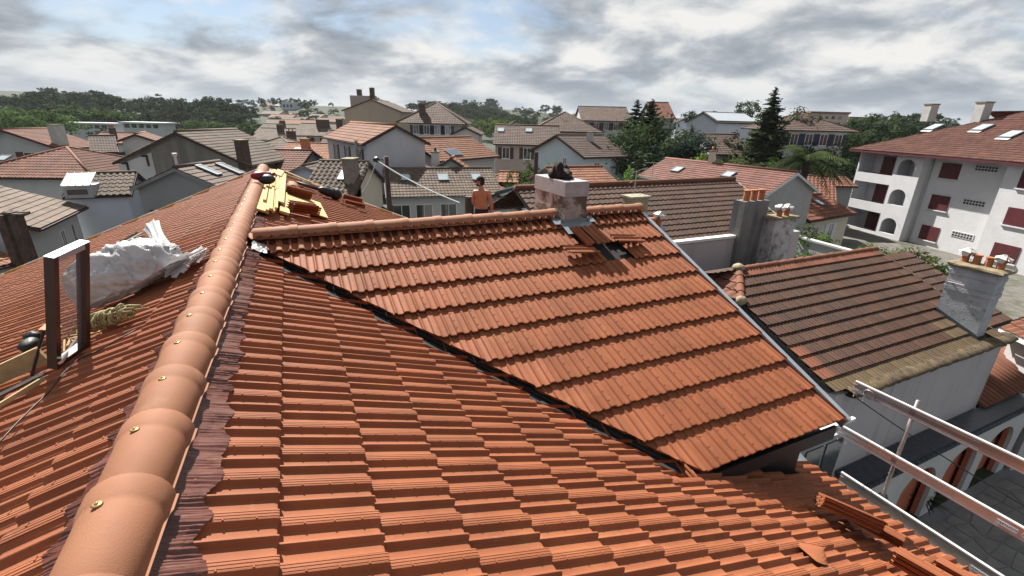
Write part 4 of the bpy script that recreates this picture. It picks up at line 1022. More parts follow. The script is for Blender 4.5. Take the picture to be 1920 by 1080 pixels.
for k in range(12):
    ya = k * pn1
    for i in range(0, 32):
        l0, h0 = n1x(ya); l1, h1 = n1x(ya + pn1); xa = i * tw1
        if xa > max(h0, h1) - .02: continue
        if 16.0 - .15 < 17.0 - xa - tw1 / 2 < 16.5 and 2.2 < NR - (ya + pn1 / 2) * math.cos(PW) < 3.3: continue
        cut = xa + tw1 > min(h0, h1)
        kind = 'red' if (k == 0 or (k in (8, 9, 10) and 17.0 - xa < 10.3 + rnd.uniform(-.2, .9) and rnd.random() < .75)) else ('moss' if k == 11 or (k >= 9 and 17 - xa > 15.2) else 'brown')
        if rnd.random() < .025: kind = 'moss' if rnd.random() < .5 else 'red'
        M = F1 @ Matrix.Translation((xa, ya, rnd.uniform(0, .004)))
        p = PX(M @ V((tw1 / 2, pn1 / 2, 0))); n1c.append((p[2], M, cut, kind, xa, ya))
n1c.sort(key=lambda c: c[0]); n1rest = {}
for n_, (dp, M, cut, kind, xa, ya) in enumerate(n1c):
    if n_ < 300 and not cut:
        o = bpy.data.objects.new('roof_tile', mesh_n[kind]); link(o, N1); o.matrix_local = Matrix.Translation(-WL[N1.name]) @ M
    else: marseille(n1rest.setdefault(kind, MB()), M, tw1, pn1, (lambda y, xa=xa, ya=ya: (0, max(0, min(tw1, n1x(ya + y)[1] - xa)))) if cut else None, random.uniform(-.3, .3))
for k_, mb in n1rest.items(): part('roof_tiles', mb, RT[k_], N1, kind='stuff')
mb = MB(); mb.prism([ON1 - NN * .01, RF(11, NR, zc(NZ)) - NN * .01, RF(10.02, NR - .95, zc(NZ - .95 * math.tan(PW))) - NN * .01, RF(10.02, 2.2, zc(NZ - 3.4 * math.tan(PW))) - NN * .01, RF(17.0, 2.2, zc(NZ - 3.4 * math.tan(PW))) - NN * .01], -NN * .08); part('roof_deck', mb, M_DECK, N1)
tilefield(N1, RF(11.0, NR, zc(NZ)), (-HH * math.cos(PW) - UP * math.sin(PW)).cross(-HH * math.sin(PW) + UP * math.cos(PW)), (-HH * math.cos(PW) - UP * math.sin(PW)), lambda y: (-y * math.cos(PW), y * math.cos(PW)), .98 / math.cos(PW), tw1, .26, RT['red'], .026, 6)
mb = MB(); tilefield(N1, RF(14, NR, zc(NZ)), HH, YW2, lambda y: (-3.9, 3.0), 3.4, tw1, .34, RT['brown'], .026, 4)
# ridge tiles of the neighbour, one by one
rc = MB(); rows = []
for y, R in ((0, .095), (.30, .102), (.34, .112), (.385, .112)): rows.append([V((R * math.cos(math.pi * i / 10), y, R * math.sin(math.pi * i / 10) - .03)) for i in range(11)])
rc.grid(rows); me_rc = rc.mesh('ridge_tile', RT['red'], True)
for k in range(17):
    o = bpy.data.objects.new('ridge_tile', me_rc); link(o, N1); o.matrix_local = Matrix.Translation(-WL[N1.name]) @ frame(RF(11.0 + k * .352, NR, zc(NZ) + rnd.uniform(0, .012)), -RR, HH)
for k in range(4):
    d = (RF(10.05, NR - .95, zc(NZ - .95 * math.tan(PW))) - RF(11, NR, zc(NZ))); dn = d.normalized(); X_ = dn.cross(UP).normalized(); 
    o = bpy.data.objects.new('hip_tile', me_rc); link(o, N1); o.matrix_local = Matrix.Translation(-WL[N1.name]) @ frame(RF(11, NR, zc(NZ) + .02) + d * (k / 4), X_, dn)
part('hip_mortar', MB().blob(RF(10.98, NR, zc(NZ) + .06), .16, .16, .10, n=10, m=6, jit=.1), mat('old_mortar', (.27, .22, .15), .95, .25, 8, bump=.3, bscale=40), N1, smooth=True)
mb = MB(); mb.blob(RF(10.03, NR - .97, zc(NZ - .97 * math.tan(PW)) + .03), .13, .13, .12, n=10, m=6, jit=.1)
part('hip_mortar', mb, mat('old_mortar', (.27, .22, .15), .95, .25, 8, bump=.3, bscale=40), N1, smooth=True)
# mossy coping over the eave wall
rows = []; rnd = random.Random(4)
for i in range(60):
    h = 10.35 + (17.25 - 10.35) * i / 59; c = RF(h, 2.06, zc(-5.09) + rnd.uniform(-.012, .012)); w = .16 + rnd.uniform(-.012, .02)
    rows.append([c + RR * (w * 1.15 * math.cos(a)) + UP * (.075 * math.sin(a) + .02 * math.cos(a)) for a in [2 * math.pi * j / 12 for j in range(12)]])
mb = MB(); mb.grid(rows, close=True); part('coping', mb, mat('mossy_coping', (.105, .075, .042), .95, .3, 5, bump=.4, bscale=30, dirt=[((.04, .03, .025), 4, .46, .6, .85), ((.21, .15, .06), 9, .55, .68, .6)]), N1, smooth=True)
mb = MB(); mb.boxp(RF(10.05, 2.10, ZG), HH * 7.12, RR * 6.6, UP * (zc(-5.13) - ZG)); mb.prism([RF(17.16, 2.12, zc(-5.14)), RF(17.16, 8.7, zc(-5.14)), RF(17.16, NR, zc(NZ) - .1)], -HH * .25); part('wall', mb, PL['mauve'], N1)
mb = MB(); mb.boxp(RF(16.98, NR, zc(NZ) + .03), HH * .05, YN * ylN, -NN * .10); part('verge_strip', mb, mat('pale_verge_mortar', (.40, .37, .33), .9, .2, 6), N1)
# its big chimney
M_CH2 = mat('limewashed_brick', (.36, .37, .40), .9, .14, 3.5, bump=.3, bscale=25, dirt=[((.12, .11, .11), 5.0, .56, .66, .75), ((.27, .26, .27), 1.6, .5, .68, .5)])
zt2 = zc(-3.34); c = RF(16.22, 2.78, 0)
mb = MB(); mb.boxp(RF(15.98, 2.30, zc(-5.3)), HH * .48, RR * .95, UP * (zt2 - zc(-5.3))); ch2 = part('chimney', mb, M_CH2, N1)
for zz, pr_ in ((-.20, .018), (-.48, .012), (-.62, .020)):
    mb = MB(); mb.boxp(RF(15.98 - pr_, 2.30 - pr_, zt2 + zz), HH * (.48 + 2 * pr_), RR * (.95 + 2 * pr_), UP * .11); part('band', mb, M_CH2, ch2)
mb = MB(); rnd = random.Random(8); rows = []
for z, g_ in ((0, .05), (.05, .09), (.09, .08), (.12, 0.0)):
    rows.append([RF(16.22 + sx * (.24 + g_ + rnd.uniform(-.012, .012)), 2.775 + sy * (.475 + g_ + rnd.uniform(-.012, .012)), zt2 + z + rnd.uniform(-.008, .008)) for sx, sy in [(-1, -1), (-.3, -1), (.3, -1), (1, -1), (1, -.5), (1, 0), (1, .5), (1, 1), (.3, 1), (-.3, 1), (-1, 1), (-1, .5), (-1, 0), (-1, -.5)]])
mb.grid(rows, close=True); mb.poly(rows[-1]); part('slab', mb, mat('mossy_slab', (.20, .165, .11), .9, .3, 6, dirt=((.33, .26, .06), 7, .52, .68, .6)), ch2)
for k in range(4):
    b = RF(16.22, 3.13 - k * .235, zt2 + .10); mb = MB(); hgt = .26 if k in (1, 2) else .22
    mb.tube([b, b + UP * (hgt - .04), b + UP * (hgt - .04), b + UP * hgt], [.085, .075, .09, .092], 12); part('pot', mb, M_POT, ch2, smooth=False)
    if k in (0, 3): cowl(ch2, b + UP * (hgt + .02), .85, k)
mb = MB(); mb.tube([RF(15.93, 3.2, zt2 - .42), RF(15.93, 2.85, zt2 - .42)], .012, 6); mb.boxp(RF(15.94, 3.1, zt2 - .47), HH * .04, RR * .012, UP * .05); part('bracket', mb, M_ALU, ch2)
mb = MB(); mb.boxp(RF(15.93, 2.24, zc(-5.02)), HH * .05, (RR * 1.0 + UP * .424), UP * .09); part('flashing', mb, M_ZINCD, ch2)
# lower roof stepping on behind that verge
N1b = emp('rear_outbuilding', 'brown tiled outbuilding roof stepping down behind the limewashed chimney', 'house', RF(18, 4.5, -(CZ - 1.15)))
tilefield(N1b, RF(18.9, 5.55, zc(-3.85)), -HH, YW, lambda y: (0, 1.75), 3.2, tw1, .30, RT['brown'], .026, 4, seedv=8)
mb = MB(); mb.prism([RF(18.9, 5.55, zc(-3.87)), RF(17.15, 5.55, zc(-3.87)), RF(17.15, 2.6, zc(-5.13)), RF(18.9, 2.6, zc(-5.13))], -UP * .1); part('roof_deck', mb, M_DECK, N1b)
mb = MB(); mb.boxp(RF(17.2, 2.75, ZG), HH * 1.6, RR * 2.7, UP * (zc(-5.25) - ZG)); part('wall', mb, PL['white'], N1b)
mb = MB(); mb.boxp(RF(18.88, 5.6, zc(-3.84)), HH * .05, YW * 3.25, -NWU * .1); part('verge_strip', mb, MATS['pale_verge_mortar'], N1b)
# ---- annex between wing and neighbour
ax_ = emp('annex', 'pale lean-to annex with a grey framed window below the wing eave', 'annex', RF(7.4, 1.6, -(CZ - 1.15)))
mb = MB(); mb.boxp(RF(6.25, .75, ZG), HH * 2.4, RR * 1.2, UP * (zc(-6.3) - ZG)); part('wall', mb, mat('pale_render', (.55, .54, .48), .9, .12, 3, bump=.2, bscale=20), ax_)
mb = MB(); mb.boxp(RF(6.75, .71, zc(-6.6)), HH * 1.0, RR * .035, UP * 2.3); wf = part('window', mb, mat('grey_frame', (.30, .31, .33), .5, .1, 4), ax_)
mb = MB(); mb.boxp(RF(6.83, .69, zc(-6.5)), HH * .38, RR * .03, UP * 2.1); part('pane', mb, M_PANE, wf)
mb = MB(); mb.boxp(RF(7.29, .69, zc(-6.5)), HH * .38, RR * .03, UP * 2.1); part('pane', mb, M_PANE, wf)
mb = MB(); p_ = [RF(5.0, .22, zc(-3.60)), RF(5.95, .22, zc(-3.88)), RF(5.95, .75, zc(-3.70)), RF(5.0, .75, zc(-3.42))]; mb.prism(p_, UP * .012); part('lead_roof', mb, M_LEAD, ax_)
mb = MB(); mb.boxp(RF(5.95, .1, zc(-3.98)), HH * .05, RR * 1.0, UP * .06); mb.boxp(RF(6.0, .55, zc(-3.95)), HH * 1.5, RR * .05, UP * .05); part('white_trim', mb, M_WHITE, ax_)
# ================================================================ second neighbour roof, behind
N2 = emp('brown_roof_house', 'house with a long old brown tile roof and white coping behind the roof chimney', 'house', RF(15.5, 11.5, -(CZ - 1.15)))
R2, Z2 = 13.25, -2.45; yl2 = (R2 - 9.62) / math.cos(PW)
def n2x(y): return (0.0 + max(0, 0) , 11.4)
rnd = random.Random(6)
H2R = 19.3
tilefield(N2, RF(H2R, R2, zc(Z2)), -HH, YW, lambda y: (0 + y * .10, 11.3), yl2, .235, .33, RT['brown'], .030, 6, seedv=12, tint=.45)
mb = MB(); mb.prism([RF(H2R, R2, zc(Z2) - .02), RF(8.0, R2, zc(Z2) - .02), RF(8.0, 9.62, zc(-4.01)), RF(H2R - .4, 9.62, zc(-4.01))], -NWU * .08); part('roof_deck', mb, M_DECK, N2)
mb = MB(); mb.tube([RF(8, R2, zc(Z2) + .03), RF(H2R, R2, zc(Z2) + .03)], .12, 10); part('ridge_tiles', mb, RT['red'], N2, smooth=True)
tilefield(N2, RF(13.6, R2, zc(Z2)), HH, YW2, lambda y: (-5.6, 5.6), 3.6, .235, .33, RT['brown'], .03, 3, seedv=13)
mb = MB(); mb.boxp(RF(7.9, 9.42, zc(-4.02)), HH * 8.2, RR * .26, UP * .10); part('coping', mb, M_WHITE, N2)
mb = MB(); mb.boxp(RF(7.95, 9.46, ZG), HH * 11.2, RR * 7.2, UP * (zc(-4.05) - ZG)); part('wall', mb, PL['mauve'], N2)
mb = MB(); mb.boxp(RF(H2R - .02, R2 + .02, zc(Z2) + .05), HH * .06 - HH * 0, YW * yl2 - HH * .40, -NWU * .12); part('verge_strip', mb, MATS['pale_verge_mortar'], N2)
M_CONC = mat('raw_concrete', (.17, .167, .165), .9, .12, 3, bump=.2, bscale=20, streak=((.07, .07, .075), 3.0, .45, .65, .8))
def ONR(u, v, r_): 
    d = ray(u, v); p = P0 + RR * r_; return CAM + d * ((p - CAM).dot(RR) / d.dot(RR))
hL = (ONR(1386, 440, 9.3) - P0).dot(HH); hR = (ONR(1432, 430, 9.3) - P0).dot(HH); zt3 = ONR(1410, 378, 9.3).z
mb = MB(); mb.boxp(RF(hL, 9.3, ZG), HH * (hR - hL), RR * .5, UP * (zt3 - (P0.z + ZG))); c3 = part('chimney', mb, M_CONC, N2)
for k in range(3):
    b = RF(hL + (hR - hL) * (.2 + .3 * k), 9.5, 0); b.z = zt3; mb = MB(); mb.tube([b, b + UP * .36, b + UP * .38, b + UP * .40], [.12, .11, .15, .13], 10); part('pot', mb, M_POT, c3)
hL = (ONR(1437, 450, 9.0) - P0).dot(HH); hR = (ONR(1474, 450, 9.0) - P0).dot(HH); zt4 = ONR(1455, 410, 9.0).z
M_CH4 = mat('flaking_limewash', (.40, .385, .40), .9, .15, 3, bump=.3, bscale=25, dirt=((.13, .12, .12), 3.5, .48, .62, .8))
c4r = emp('party_chimney', 'flaking white chimney with tin cowls beside the ivy', 'chimney', RF((hL + hR) / 2, 9.0, -(CZ - 1.15)))
mb = MB(); mb.boxp(RF(hL, 8.8, ZG), HH * (hR - hL), RR * .5, UP * (zt4 - (P0.z + ZG))); c4 = part('shaft', mb, M_CH4, c4r)
mb = MB(); c_ = RF(hL - .08, 8.72, 0); c_.z = zt4; mb.boxp(c_, HH * (hR - hL + .16), RR * .66, UP * .09); part('slab', mb, MATS['mossy_slab'], c4r)
for k in range(2):
    b = RF(hL + (hR - hL) * (.35 + .35 * k), 9.0, 0); b.z = zt4 + .09; mb = MB(); mb.tube([b, b + UP * .25], .10, 10); pt_ = part('pot', mb, M_POT, c4r); cowl(pt_, b + UP * .28, 1.0, 20 + k)
# small pots on the near end of that roof
bq = ONR(1228, 420, 9.8); c5 = emp('small_chimney', 'small squat chimney with a tin cowl just past the wing verge', 'chimney', V((bq.x, bq.y, 0)))
mb = MB(); bz = ONR(1228, 424, 9.8).z; mb.boxp(V((bq.x, bq.y, bz - 1.4)) - HH * .3 - RR * .2, HH * .6, RR * .4, UP * 1.4); part('shaft', mb, M_CH4, c5)
for k in range(2):
    b = V((bq.x, bq.y, bz)) + HH * (-.15 + .3 * k); mb = MB(); mb.tube([b, b + UP * .3], .1, 10); pt_ = part('pot', mb, M_POT, c5); 
    if k: cowl(pt_, b + UP * .33, 1.1, 30)
# concrete vent box on the near part of that roof
bq = ONR(1200, 372, 10.6); vb = MB(); vb.boxp(V((bq.x, bq.y, bq.z - .9)) - HH * .35, HH * .75, RR * .5, UP * .9); vb.boxp(V((bq.x, bq.y, bq.z)) - HH * .42 - RR * .06, HH * .9, RR * .64, UP * .07); thing('vent_box', vb, mat('mossy_cement', (.27, .25, .18), .9, .25, 5), 'small mossy concrete vent box on the long brown roof', 'vent')
# tv aerials
def aerial(base, h, L_, n, dirv, label):
    mb = MB(); mb.tube([base, base + UP * h], .018, 6); t = base + UP * h; mb.tube([t - dirv * L_ * .3, t + dirv * L_ * .7], .014, 5); s = dirv.cross(UP)
    for k in range(n): c = t - dirv * L_ * .3 + dirv * (L_ * (k + .5) / n); mb.tube([c - s * .16, c + s * .16], .007, 4)
    for a in (-.35, -.12, .12, .35): c = t - dirv * L_ * .3; mb.tube([c + UP * a - s * .22, c + UP * a + s * .22], .009, 4)
    thing('tv_aerial', mb, mat('grey_aerial', (.38, .38, .37), .5, .1, metal=.4), label, 'aerial')
aerial(V((*AY(1221, 345, 26).xy, AY(1221, 345, 26).z)), AY(1221, 305, 26).z - AY(1221, 345, 26).z, 1.7, 12, V((1, .1, 0)).normalized(), 'long tv aerial pointing sideways above the brown roof')
q = ONR(1188, 372, 11.5); aerial(V((q.x, q.y, q.z)), 1.0, .6, 5, V((.6, -.3, .25)).normalized(), 'thin tv aerial standing on the brown roof by the vent box')
# ================================================================ courtyard and arcade, lower right
pav = MB(); pav.boxp(RF(7.0, -14, ZG - .1), HH * 22, RR * 15.72, UP * .104); o = part('courtyard', pav, mat('grey_concrete_yard', (.16, .165, .17), .9, .12, 2, bump=.1, bscale=30)); o['kind'] = 'structure'; yard = o
pth = MB(); pth.boxp(RF(7.0, -.55, ZG + .004), HH * 22, RR * .12, UP * .004); o = part('drain_strip', pth, M_DECK); o['kind'] = 'structure'
rnd = random.Random(17); stm = mat('crazy_paving_stone', (.17, .165, .16), .85, .2, 3, tile=.35)
gxn, gyn = 15, 6; P_ = [[(11.2 + (i + rnd.uniform(-.3, .3)) * .62, -.35 + (j + rnd.uniform(-.3, .3)) * .36) for j in range(gyn)] for i in range(gxn)]
for i in range(gxn - 1):
    for j in range(gyn - 1):
        ps = [P_[i][j], P_[i + 1][j], P_[i + 1][j + 1], P_[i][j + 1]]; cx = sum(p[0] for p in ps) / 4; cy = sum(p[1] for p in ps) / 4
        mb = MB(); mb.prism([RF(cx + (p[0] - cx) * .92, cy + (p[1] - cy) * .9, ZG + .004) for p in ps], UP * .018); part('paving_stone', mb, stm, yard)
arc = emp('arcade', 'low white arcade with terracotta arches and dark slate edge below the mauve wall', 'arcade', RF(16, 1.9, -(CZ - 1.15)))
za = zc(-7.40); M_ARC = PL['white']; M_TERR = mat('terracotta_paint', (.42, .13, .07), .85, .1, 2)
def arch_bay(h0, h1, rr0, th, m, zs, par, nm='arch'):
    hc = (h0 + h1) / 2; R = (h1 - h0) / 2 - .24; pts = [RF(h0, rr0, ZG), RF(hc - R, rr0, ZG)]
    sp = zc(zs)
    arcp = [RF(hc - R * math.cos(t), rr0, sp + R * .85 * math.sin(t)) for t in [math.pi * i / 12 for i in range(13)]]
    mb = MB()
    mb.prism([RF(h0, rr0, ZG), RF(hc - R, rr0, ZG), arcp[0], arcp[6], RF(hc, rr0, za), RF(h0, rr0, za)][:0] or [RF(h0, rr0, ZG), RF(hc - R, rr0, ZG), RF(hc - R, rr0, sp), RF(h0, rr0, sp)], RR * th)
    mb.prism([RF(hc + R, rr0, ZG), RF(h1, rr0, ZG), RF(h1, rr0, sp), RF(hc + R, rr0, sp)], RR * th)
    for i in range(12):
        a, b = arcp[i], arcp[i + 1]
        ta = V((a.x, a.y, P0.z + za)); tb = V((b.x, b.y, P0.z + za))
        mb.prism([a, b, tb, ta], RR * th)
    for s in (-1, 1):
        e = RF(hc + s * R, rr0, 0); f = RF(h0 if s < 0 else h1, rr0, 0)
        mb.prism([V((e.x, e.y, P0.z + sp)), V((f.x, f.y, P0.z + sp)), V((f.x, f.y, P0.z + za)), V((e.x, e.y, P0.z + za))], RR * th)
    return part(nm, mb, m, par)
for k in range(6): arch_bay(11.1 + k * 2.15, 13.25 + k * 2.15, 1.72, .10, M_ARC, -8.85, arc)
for k in range(6): arch_bay(11.1 + k * 2.15 + .02, 13.25 + k * 2.15 - .02, 1.83, .10, M_TERR, -8.90, arc, 'inner_arch')
mb = MB(); mb.boxp(RF(11, 2.02, ZG), HH * 13, RR * .06, UP * (za - ZG)); part('back_wall', mb, M_TERR, arc)
mb = MB(); mb.boxp(RF(10.9, 1.56, za), HH * 13.2, RR * .5, UP * .12)
part('slate_edge', mb, mat('wet_slate', (.035, .04, .05), .35, .3, 6, bump=.4, bscale=18), arc)
for k in range(62):
    mb = MB(); mb.boxp(RF(10.95 + k * .212, 1.50, za - .05), HH * .19, RR * .07, UP * .1); part('slate', mb, MATS['wet_slate'], arc)
for k in range(30):
    h = 17.4 + k * .23; mb = MB(); mb.tube([RF(h, 1.95, za + .13), RF(h, 3.2, za + .62)], .085, 8); part('roll_tile', mb, RT['red'], arc, smooth=True)
mb = MB(); mb.prism([RF(17.25, 1.9, za + .09), RF(24.2, 1.9, za + .09), RF(24.2, 3.25, za + .6), RF(17.25, 3.25, za + .6)], -UP * .1); part('roof_deck', mb, M_DECK, arc)
# ================================================================ apartment block on the right
KA = .856; ap = emp('apartment_block', 'white three storey apartment block with balconies, arches and burgundy shutters', 'building', V((42, 36, 0)))
apa = CAM + (AZ(1617, 278, CZ - 2.05) - CAM); apb = AZ(1920, 301, CZ - 2.05); ae = (apb - apa).normalized(); an = V((ae.y, -ae.x, 0))
if an.x > 0: an = -an
ZE = CZ - 2.05
def aq(t, z, d=0.0): return V((apa.x, apa.y, 0)) + ae * (t * KA) + an * d + UP * (ZE + z * KA)
def abox(t0, t1, z0, z1, d0, d1): return MB().boxp(aq(t0, z0, d0), ae * ((t1 - t0) * KA), an * (d1 - d0), UP * ((z1 - z0) * KA))
WHT = mat('white_roughcast', (.56, .56, .58), .95, .05, 1.2, bump=.5, bscale=7, streak=((.5, .5, .5), 1.0, .55, .85, .3))
zb = -ZE / KA
# body behind the loggias; recessed wall; proud right bay
body = abox(-.0, 8.0, zb, 0, -15, -1.6); body.boxp(aq(8.0, zb, -15), ae * (7.66 * KA), an * 14.2, UP * (-zb * KA)); body.boxp(aq(15.66, zb, -15), ae * (9 * KA), an * 15.0, UP * (-zb * KA)); part('wall', body, WHT, ap)
# end wall and party fins of the loggia bay
part('end_wall', abox(0, .22, zb, -.05, -1.6, 0), WHT, ap)
part('bay_side', abox(7.68, 7.98, zb, -.05, -1.6, 0), WHT, ap)
st = 3.2
for k in range(3):
    zt, zf = -st * k, -st * (k + 1)
    part('floor_slab', abox(.22, 7.68, zf + .0, zf + .2, -1.6, .0), WHT, ap)
    part('parapet', abox(.22, 4.9, zf + .2, zf + .52, -.16, 0), WHT, ap)
    part('rail', abox(.22, 4.9, zf + .60, zf + .66, -.12, -.06), M_SHUT_N, ap)
    part('lintel', abox(.22, 4.9, zt - .38 if k == 0 else zt - .5, zt - .04 if k == 0 else zt, -.16, 0), WHT, ap)
    # pillar and arch panel
    hc, R, sp = 6.25, .95, zf + 1.65
    mb = MB(); m_ = lambda t, z: aq(t, z, -.18)
    mb.prism([m_(4.9, zf + .2), m_(hc - R, zf + .2), m_(hc - R, zt), m_(4.9, zt)], an * .18)
    mb.prism([m_(hc + R, zf + .2), m_(7.68, zf + .2), m_(7.68, zt), m_(hc + R, zt)], an * .18)
    mb.prism([m_(hc - R, zf + .2), m_(hc + R, zf + .2), m_(hc + R, zf + .72), m_(hc - R, zf + .72)], an * .18)
    ar_ = [(hc - R * math.cos(x), sp + R * .82 * math.sin(x)) for x in [math.pi * i / 12 for i in range(13)]]
    for i in range(12): mb.prism([m_(*ar_[i]), m_(*ar_[i + 1]), m_(ar_[i + 1][0], zt), m_(ar_[i][0], zt)], an * .18)
    part('arch_panel', mb, WHT, ap)
    # back of the loggia
    part('divider', abox(4.9, 5.02, zf + .2, zt - .04, -1.6, -.2), WHT, ap)
    part('screen', abox(.26, .34, zf + .9, zt - .6, -1.5, -.1), mat('frosted_screen', (.5, .53, .57), .3, .05), ap)
    sh = part('shutter', abox(1.5, 3.0, zf + .22, zt - .75, -1.58, -1.50), M_SHUT_R, ap)
    part('bracket', MB().tube([aq(7.2, zt - 1.05, .02), aq(7.9, zt - 1.75, .45)], .012, 5), M_ALU, ap)
    # window of the recessed wall
    part('shutter', abox(9.2, 11.1, zt - 2.32, zt - .82, -.8, -.74), M_SHUT_R, ap)
    part('sill', abox(9.1, 11.2, zt - 2.42, zt - 2.33, -.8, -.66), WHT, ap)
    gbk = part('vent_grille', abox(12.3, 14.4, zt - 1.30, zt - .74, -.8, -.76), WHT, ap)
    for i in range(7):
        for j in range(2): part('vent_hole', abox(12.42 + i * .28, 12.62 + i * .28, zt - .99 - j * .25, zt - .81 - j * .25, -.765, -.75), M_DECK, gbk)
    part('shutter', abox(16.95, 19.0, zt - 2.28, zt - .75, .0, .05), M_SHUT_R, ap)
    part('sill', abox(16.85, 19.1, zt - 2.40, zt - 2.29, .0, .12), WHT, ap)
part('drainpipe', MB().tube([aq(8.3, -.3, -.72), aq(8.3, zb, -.72)], .05, 8), mat('grey_pipe', (.35, .34, .34), .6), ap, smooth=True)
for t in (10.8, 15.2): part('eave_bracket', abox(t, t + .9, -.55, -.16, -.8, .35), WHT, ap)
part('base_band', abox(-.0, 8.0, zb, -9.7, -1.5, -.3), mat('brown_base', (.26, .2, .17), .9), ap)
# roof: hipped at the far end, ridge along the block
apitch = math.radians(24); Yf = an * math.cos(apitch) - UP * math.sin(apitch); Nf = an * math.sin(apitch) + UP * math.cos(apitch); Xf = Yf.cross(Nf)
LW = 8.0; O_ = aq(0, 0, -LW) + UP * (LW * math.tan(apitch) + .12); sgn = 1 if Xf.dot(ae) > 0 else -1
yl_ = (LW + .55) / math.cos(apitch)
def apx(y):
    a = LW + .3 - (y * math.cos(apitch)) * 1.0 - .3 - .55 + .2; b = 25 * KA
    return (a, b) if sgn > 0 else (-b, -a)
tilefield(ap, O_, Xf, Yf, apx, yl_, .24, .38, RT['brown'] if False else mat('roof_apartment', (.125, .052, .038), .85, .16, .8, tile=.6, dirt=((.10, .06, .05), .9, .45, .7, .6)), .05, 4, seedv=40, tint=.4)
Yh = -ae * math.cos(apitch) - UP * math.sin(apitch); Nh = -ae * math.sin(apitch) + UP * math.cos(apitch); Xh = Yh.cross(Nh)
tilefield(ap, O_ + ae * (LW - .35), Xh, Yh, lambda y: (-y * math.cos(apitch), y * math.cos(apitch)), yl_, .24, .38, MATS['roof_apartment'], .05, 4, seedv=41)
Yb = -an * math.cos(apitch) - UP * math.sin(apitch); Nb = -an * math.sin(apitch) + UP * math.cos(apitch); Xb = Yb.cross(Nb)
tilefield(ap, O_ + ae * 12, Xb, Yb, lambda y: (-8, 9), yl_, .24, .5, MATS['roof_apartment'], .05, 3, seedv=42)
mb = MB(); mb.tube([O_ + ae * (LW - .35) + UP * .04, O_ + ae * 22 + UP * .04], .13, 8); part('ridge_tiles', mb, MATS['roof_apartment'], ap, smooth=True)
mb = MB(); e0 = O_ + Yf * yl_ - UP * .22; mb.boxp(e0 - ae * .9, ae * 22, -an * .5, UP * .14); mb.boxp(e0 - ae * .9, ae * 22, an * .1, UP * .16); part('eave_board', mb, M_SHUT_R, ap)
def arsky(u, v, w, h):
    d = ray(u, v); c = CAM + d * ((O_ - CAM).dot(Nf) / d.dot(Nf)) + Nf * .08; mb = MB(); mb.boxp(c - ae * w / 2 - Yf * h / 2, ae * w, Yf * h, Nf * .12); fo = part('skylight', mb, M_ZINCD, ap); mb = MB(); mb.boxp(c - ae * (w / 2 - .08) - Yf * (h / 2 - .08) + Nf * .10, ae * (w - .16), Yf * (h - .16), Nf * .03); part('pane', mb, M_SKYL, fo)
    mb = MB(); mb.boxp(c - ae * w / 2 + Yf * h / 2, ae * w, Yf * .28, Nf * .03); part('lead_apron', mb, M_SHUT_W, fo)
arsky(1751, 241, 1.0, 1.3); arsky(1842, 242, 1.0, 1.3); arsky(1896, 255, 1.0, 1.3)
for u, v, ht in ((1741, 218, 1.1), (1836, 226, 1.5)):
    d = ray(u, v); c = CAM + d * ((O_ - CAM).dot(Nf) / d.dot(Nf)); stackch(ap, c, ae, an, .8, .9, c.z - .5, c.z + ht, mat('pale_cement', (.42, .42, .41), .9, .12, 2), 0, .1)
# ================================================================ the town, near to far
G = 'houses of the town'
M_GREYW = mat('grey_trim', (.20, .20, .20), .7)
def fh(nm, lb, A, B, D, Wd, pitch, wm, rm, fn=ehouse, wins=0, sh=None, rows=1, D2=None, **k):
    k.setdefault('pur', .5); k.setdefault('tw', .4); k.setdefault('seg', 2); p_ = math.radians(pitch)
    a = AY(*A, D); b = AY(*B, D2 or D); z = a.z; a = V((a.x, a.y, 0)); b = V((b.x, b.y, 0)); e = (b - a).normalized(); n = V((-e.y, e.x, 0)); L_ = (b - a).length
    if n.dot(a - CAM) < 0: n = -n
    if fn is ghouse: h = building(nm, lb, a, e, L_, n, Wd, z, p_, PL[wm], RT[rm], group=G, **k)
    else:
        ov, vg = k.get('over', .35), k.get('verge', .22)
        h = building(nm, lb, a + n * ov + e * vg, n, Wd, e, L_ - 2 * vg, z + ov * math.tan(p_), p_, PL[wm], RT[rm], group=G, **k)
    f = 'e0' if fn is ehouse else 'g0'
    for j in range(rows):
        for i in range(wins): win(h, f, (i + .5) / wins, 1.1 + j * 2.8, .9, 1.3, sh)
    return h
# --- left
h = ehouse('tan_roof_house', 'house with flat pale tan tiles and twin brick chimneys by the rubble wall', (75, 431), (163, 389), -5.2, 6.5, 21, PL['white'], RT['tan'], tw=.26, pur=.34, amp=.012, seg=2, over=.45, group=G, seedv=2)
win(h, 'e0', .55, 1.5, .5, 1.3, None)
c = AZ(45, 470, CZ - 5.6); cs = emp('brick_chimney_stack', 'pair of dark brick chimney shafts in front of the tan roof', 'chimney', V((c.x, c.y, 0)))
for u, w in ((36, .34), (59, .34)):
    b = AZ(u, 490, CZ - 6.2); mb = MB(); tz = CZ - 6.2 + (AZ(u, 490, CZ - 6.2) - CAM).length * 60 / 865; mb.boxp(V((b.x, b.y, 0)) - V((w / 2, w / 2, 0)), V((w, 0, 0)), V((0, w, 0)), UP * tz); part('shaft', mb, mat('sooty_brick', (.085, .055, .045), .95, .35, 6, bump=.4, bscale=25), cs)
    mb = MB(); rn_ = random.Random(u)
    for k in range(8): mb.boxp(V((b.x, b.y, tz)) + V((rn_.uniform(-.3, .2), rn_.uniform(-.2, .2), 0)), V((.22, 0, 0)), V((0, .2, 0)), UP * rn_.uniform(.04, .12))
    part('rubble_cap', mb, RT['tan'], cs)
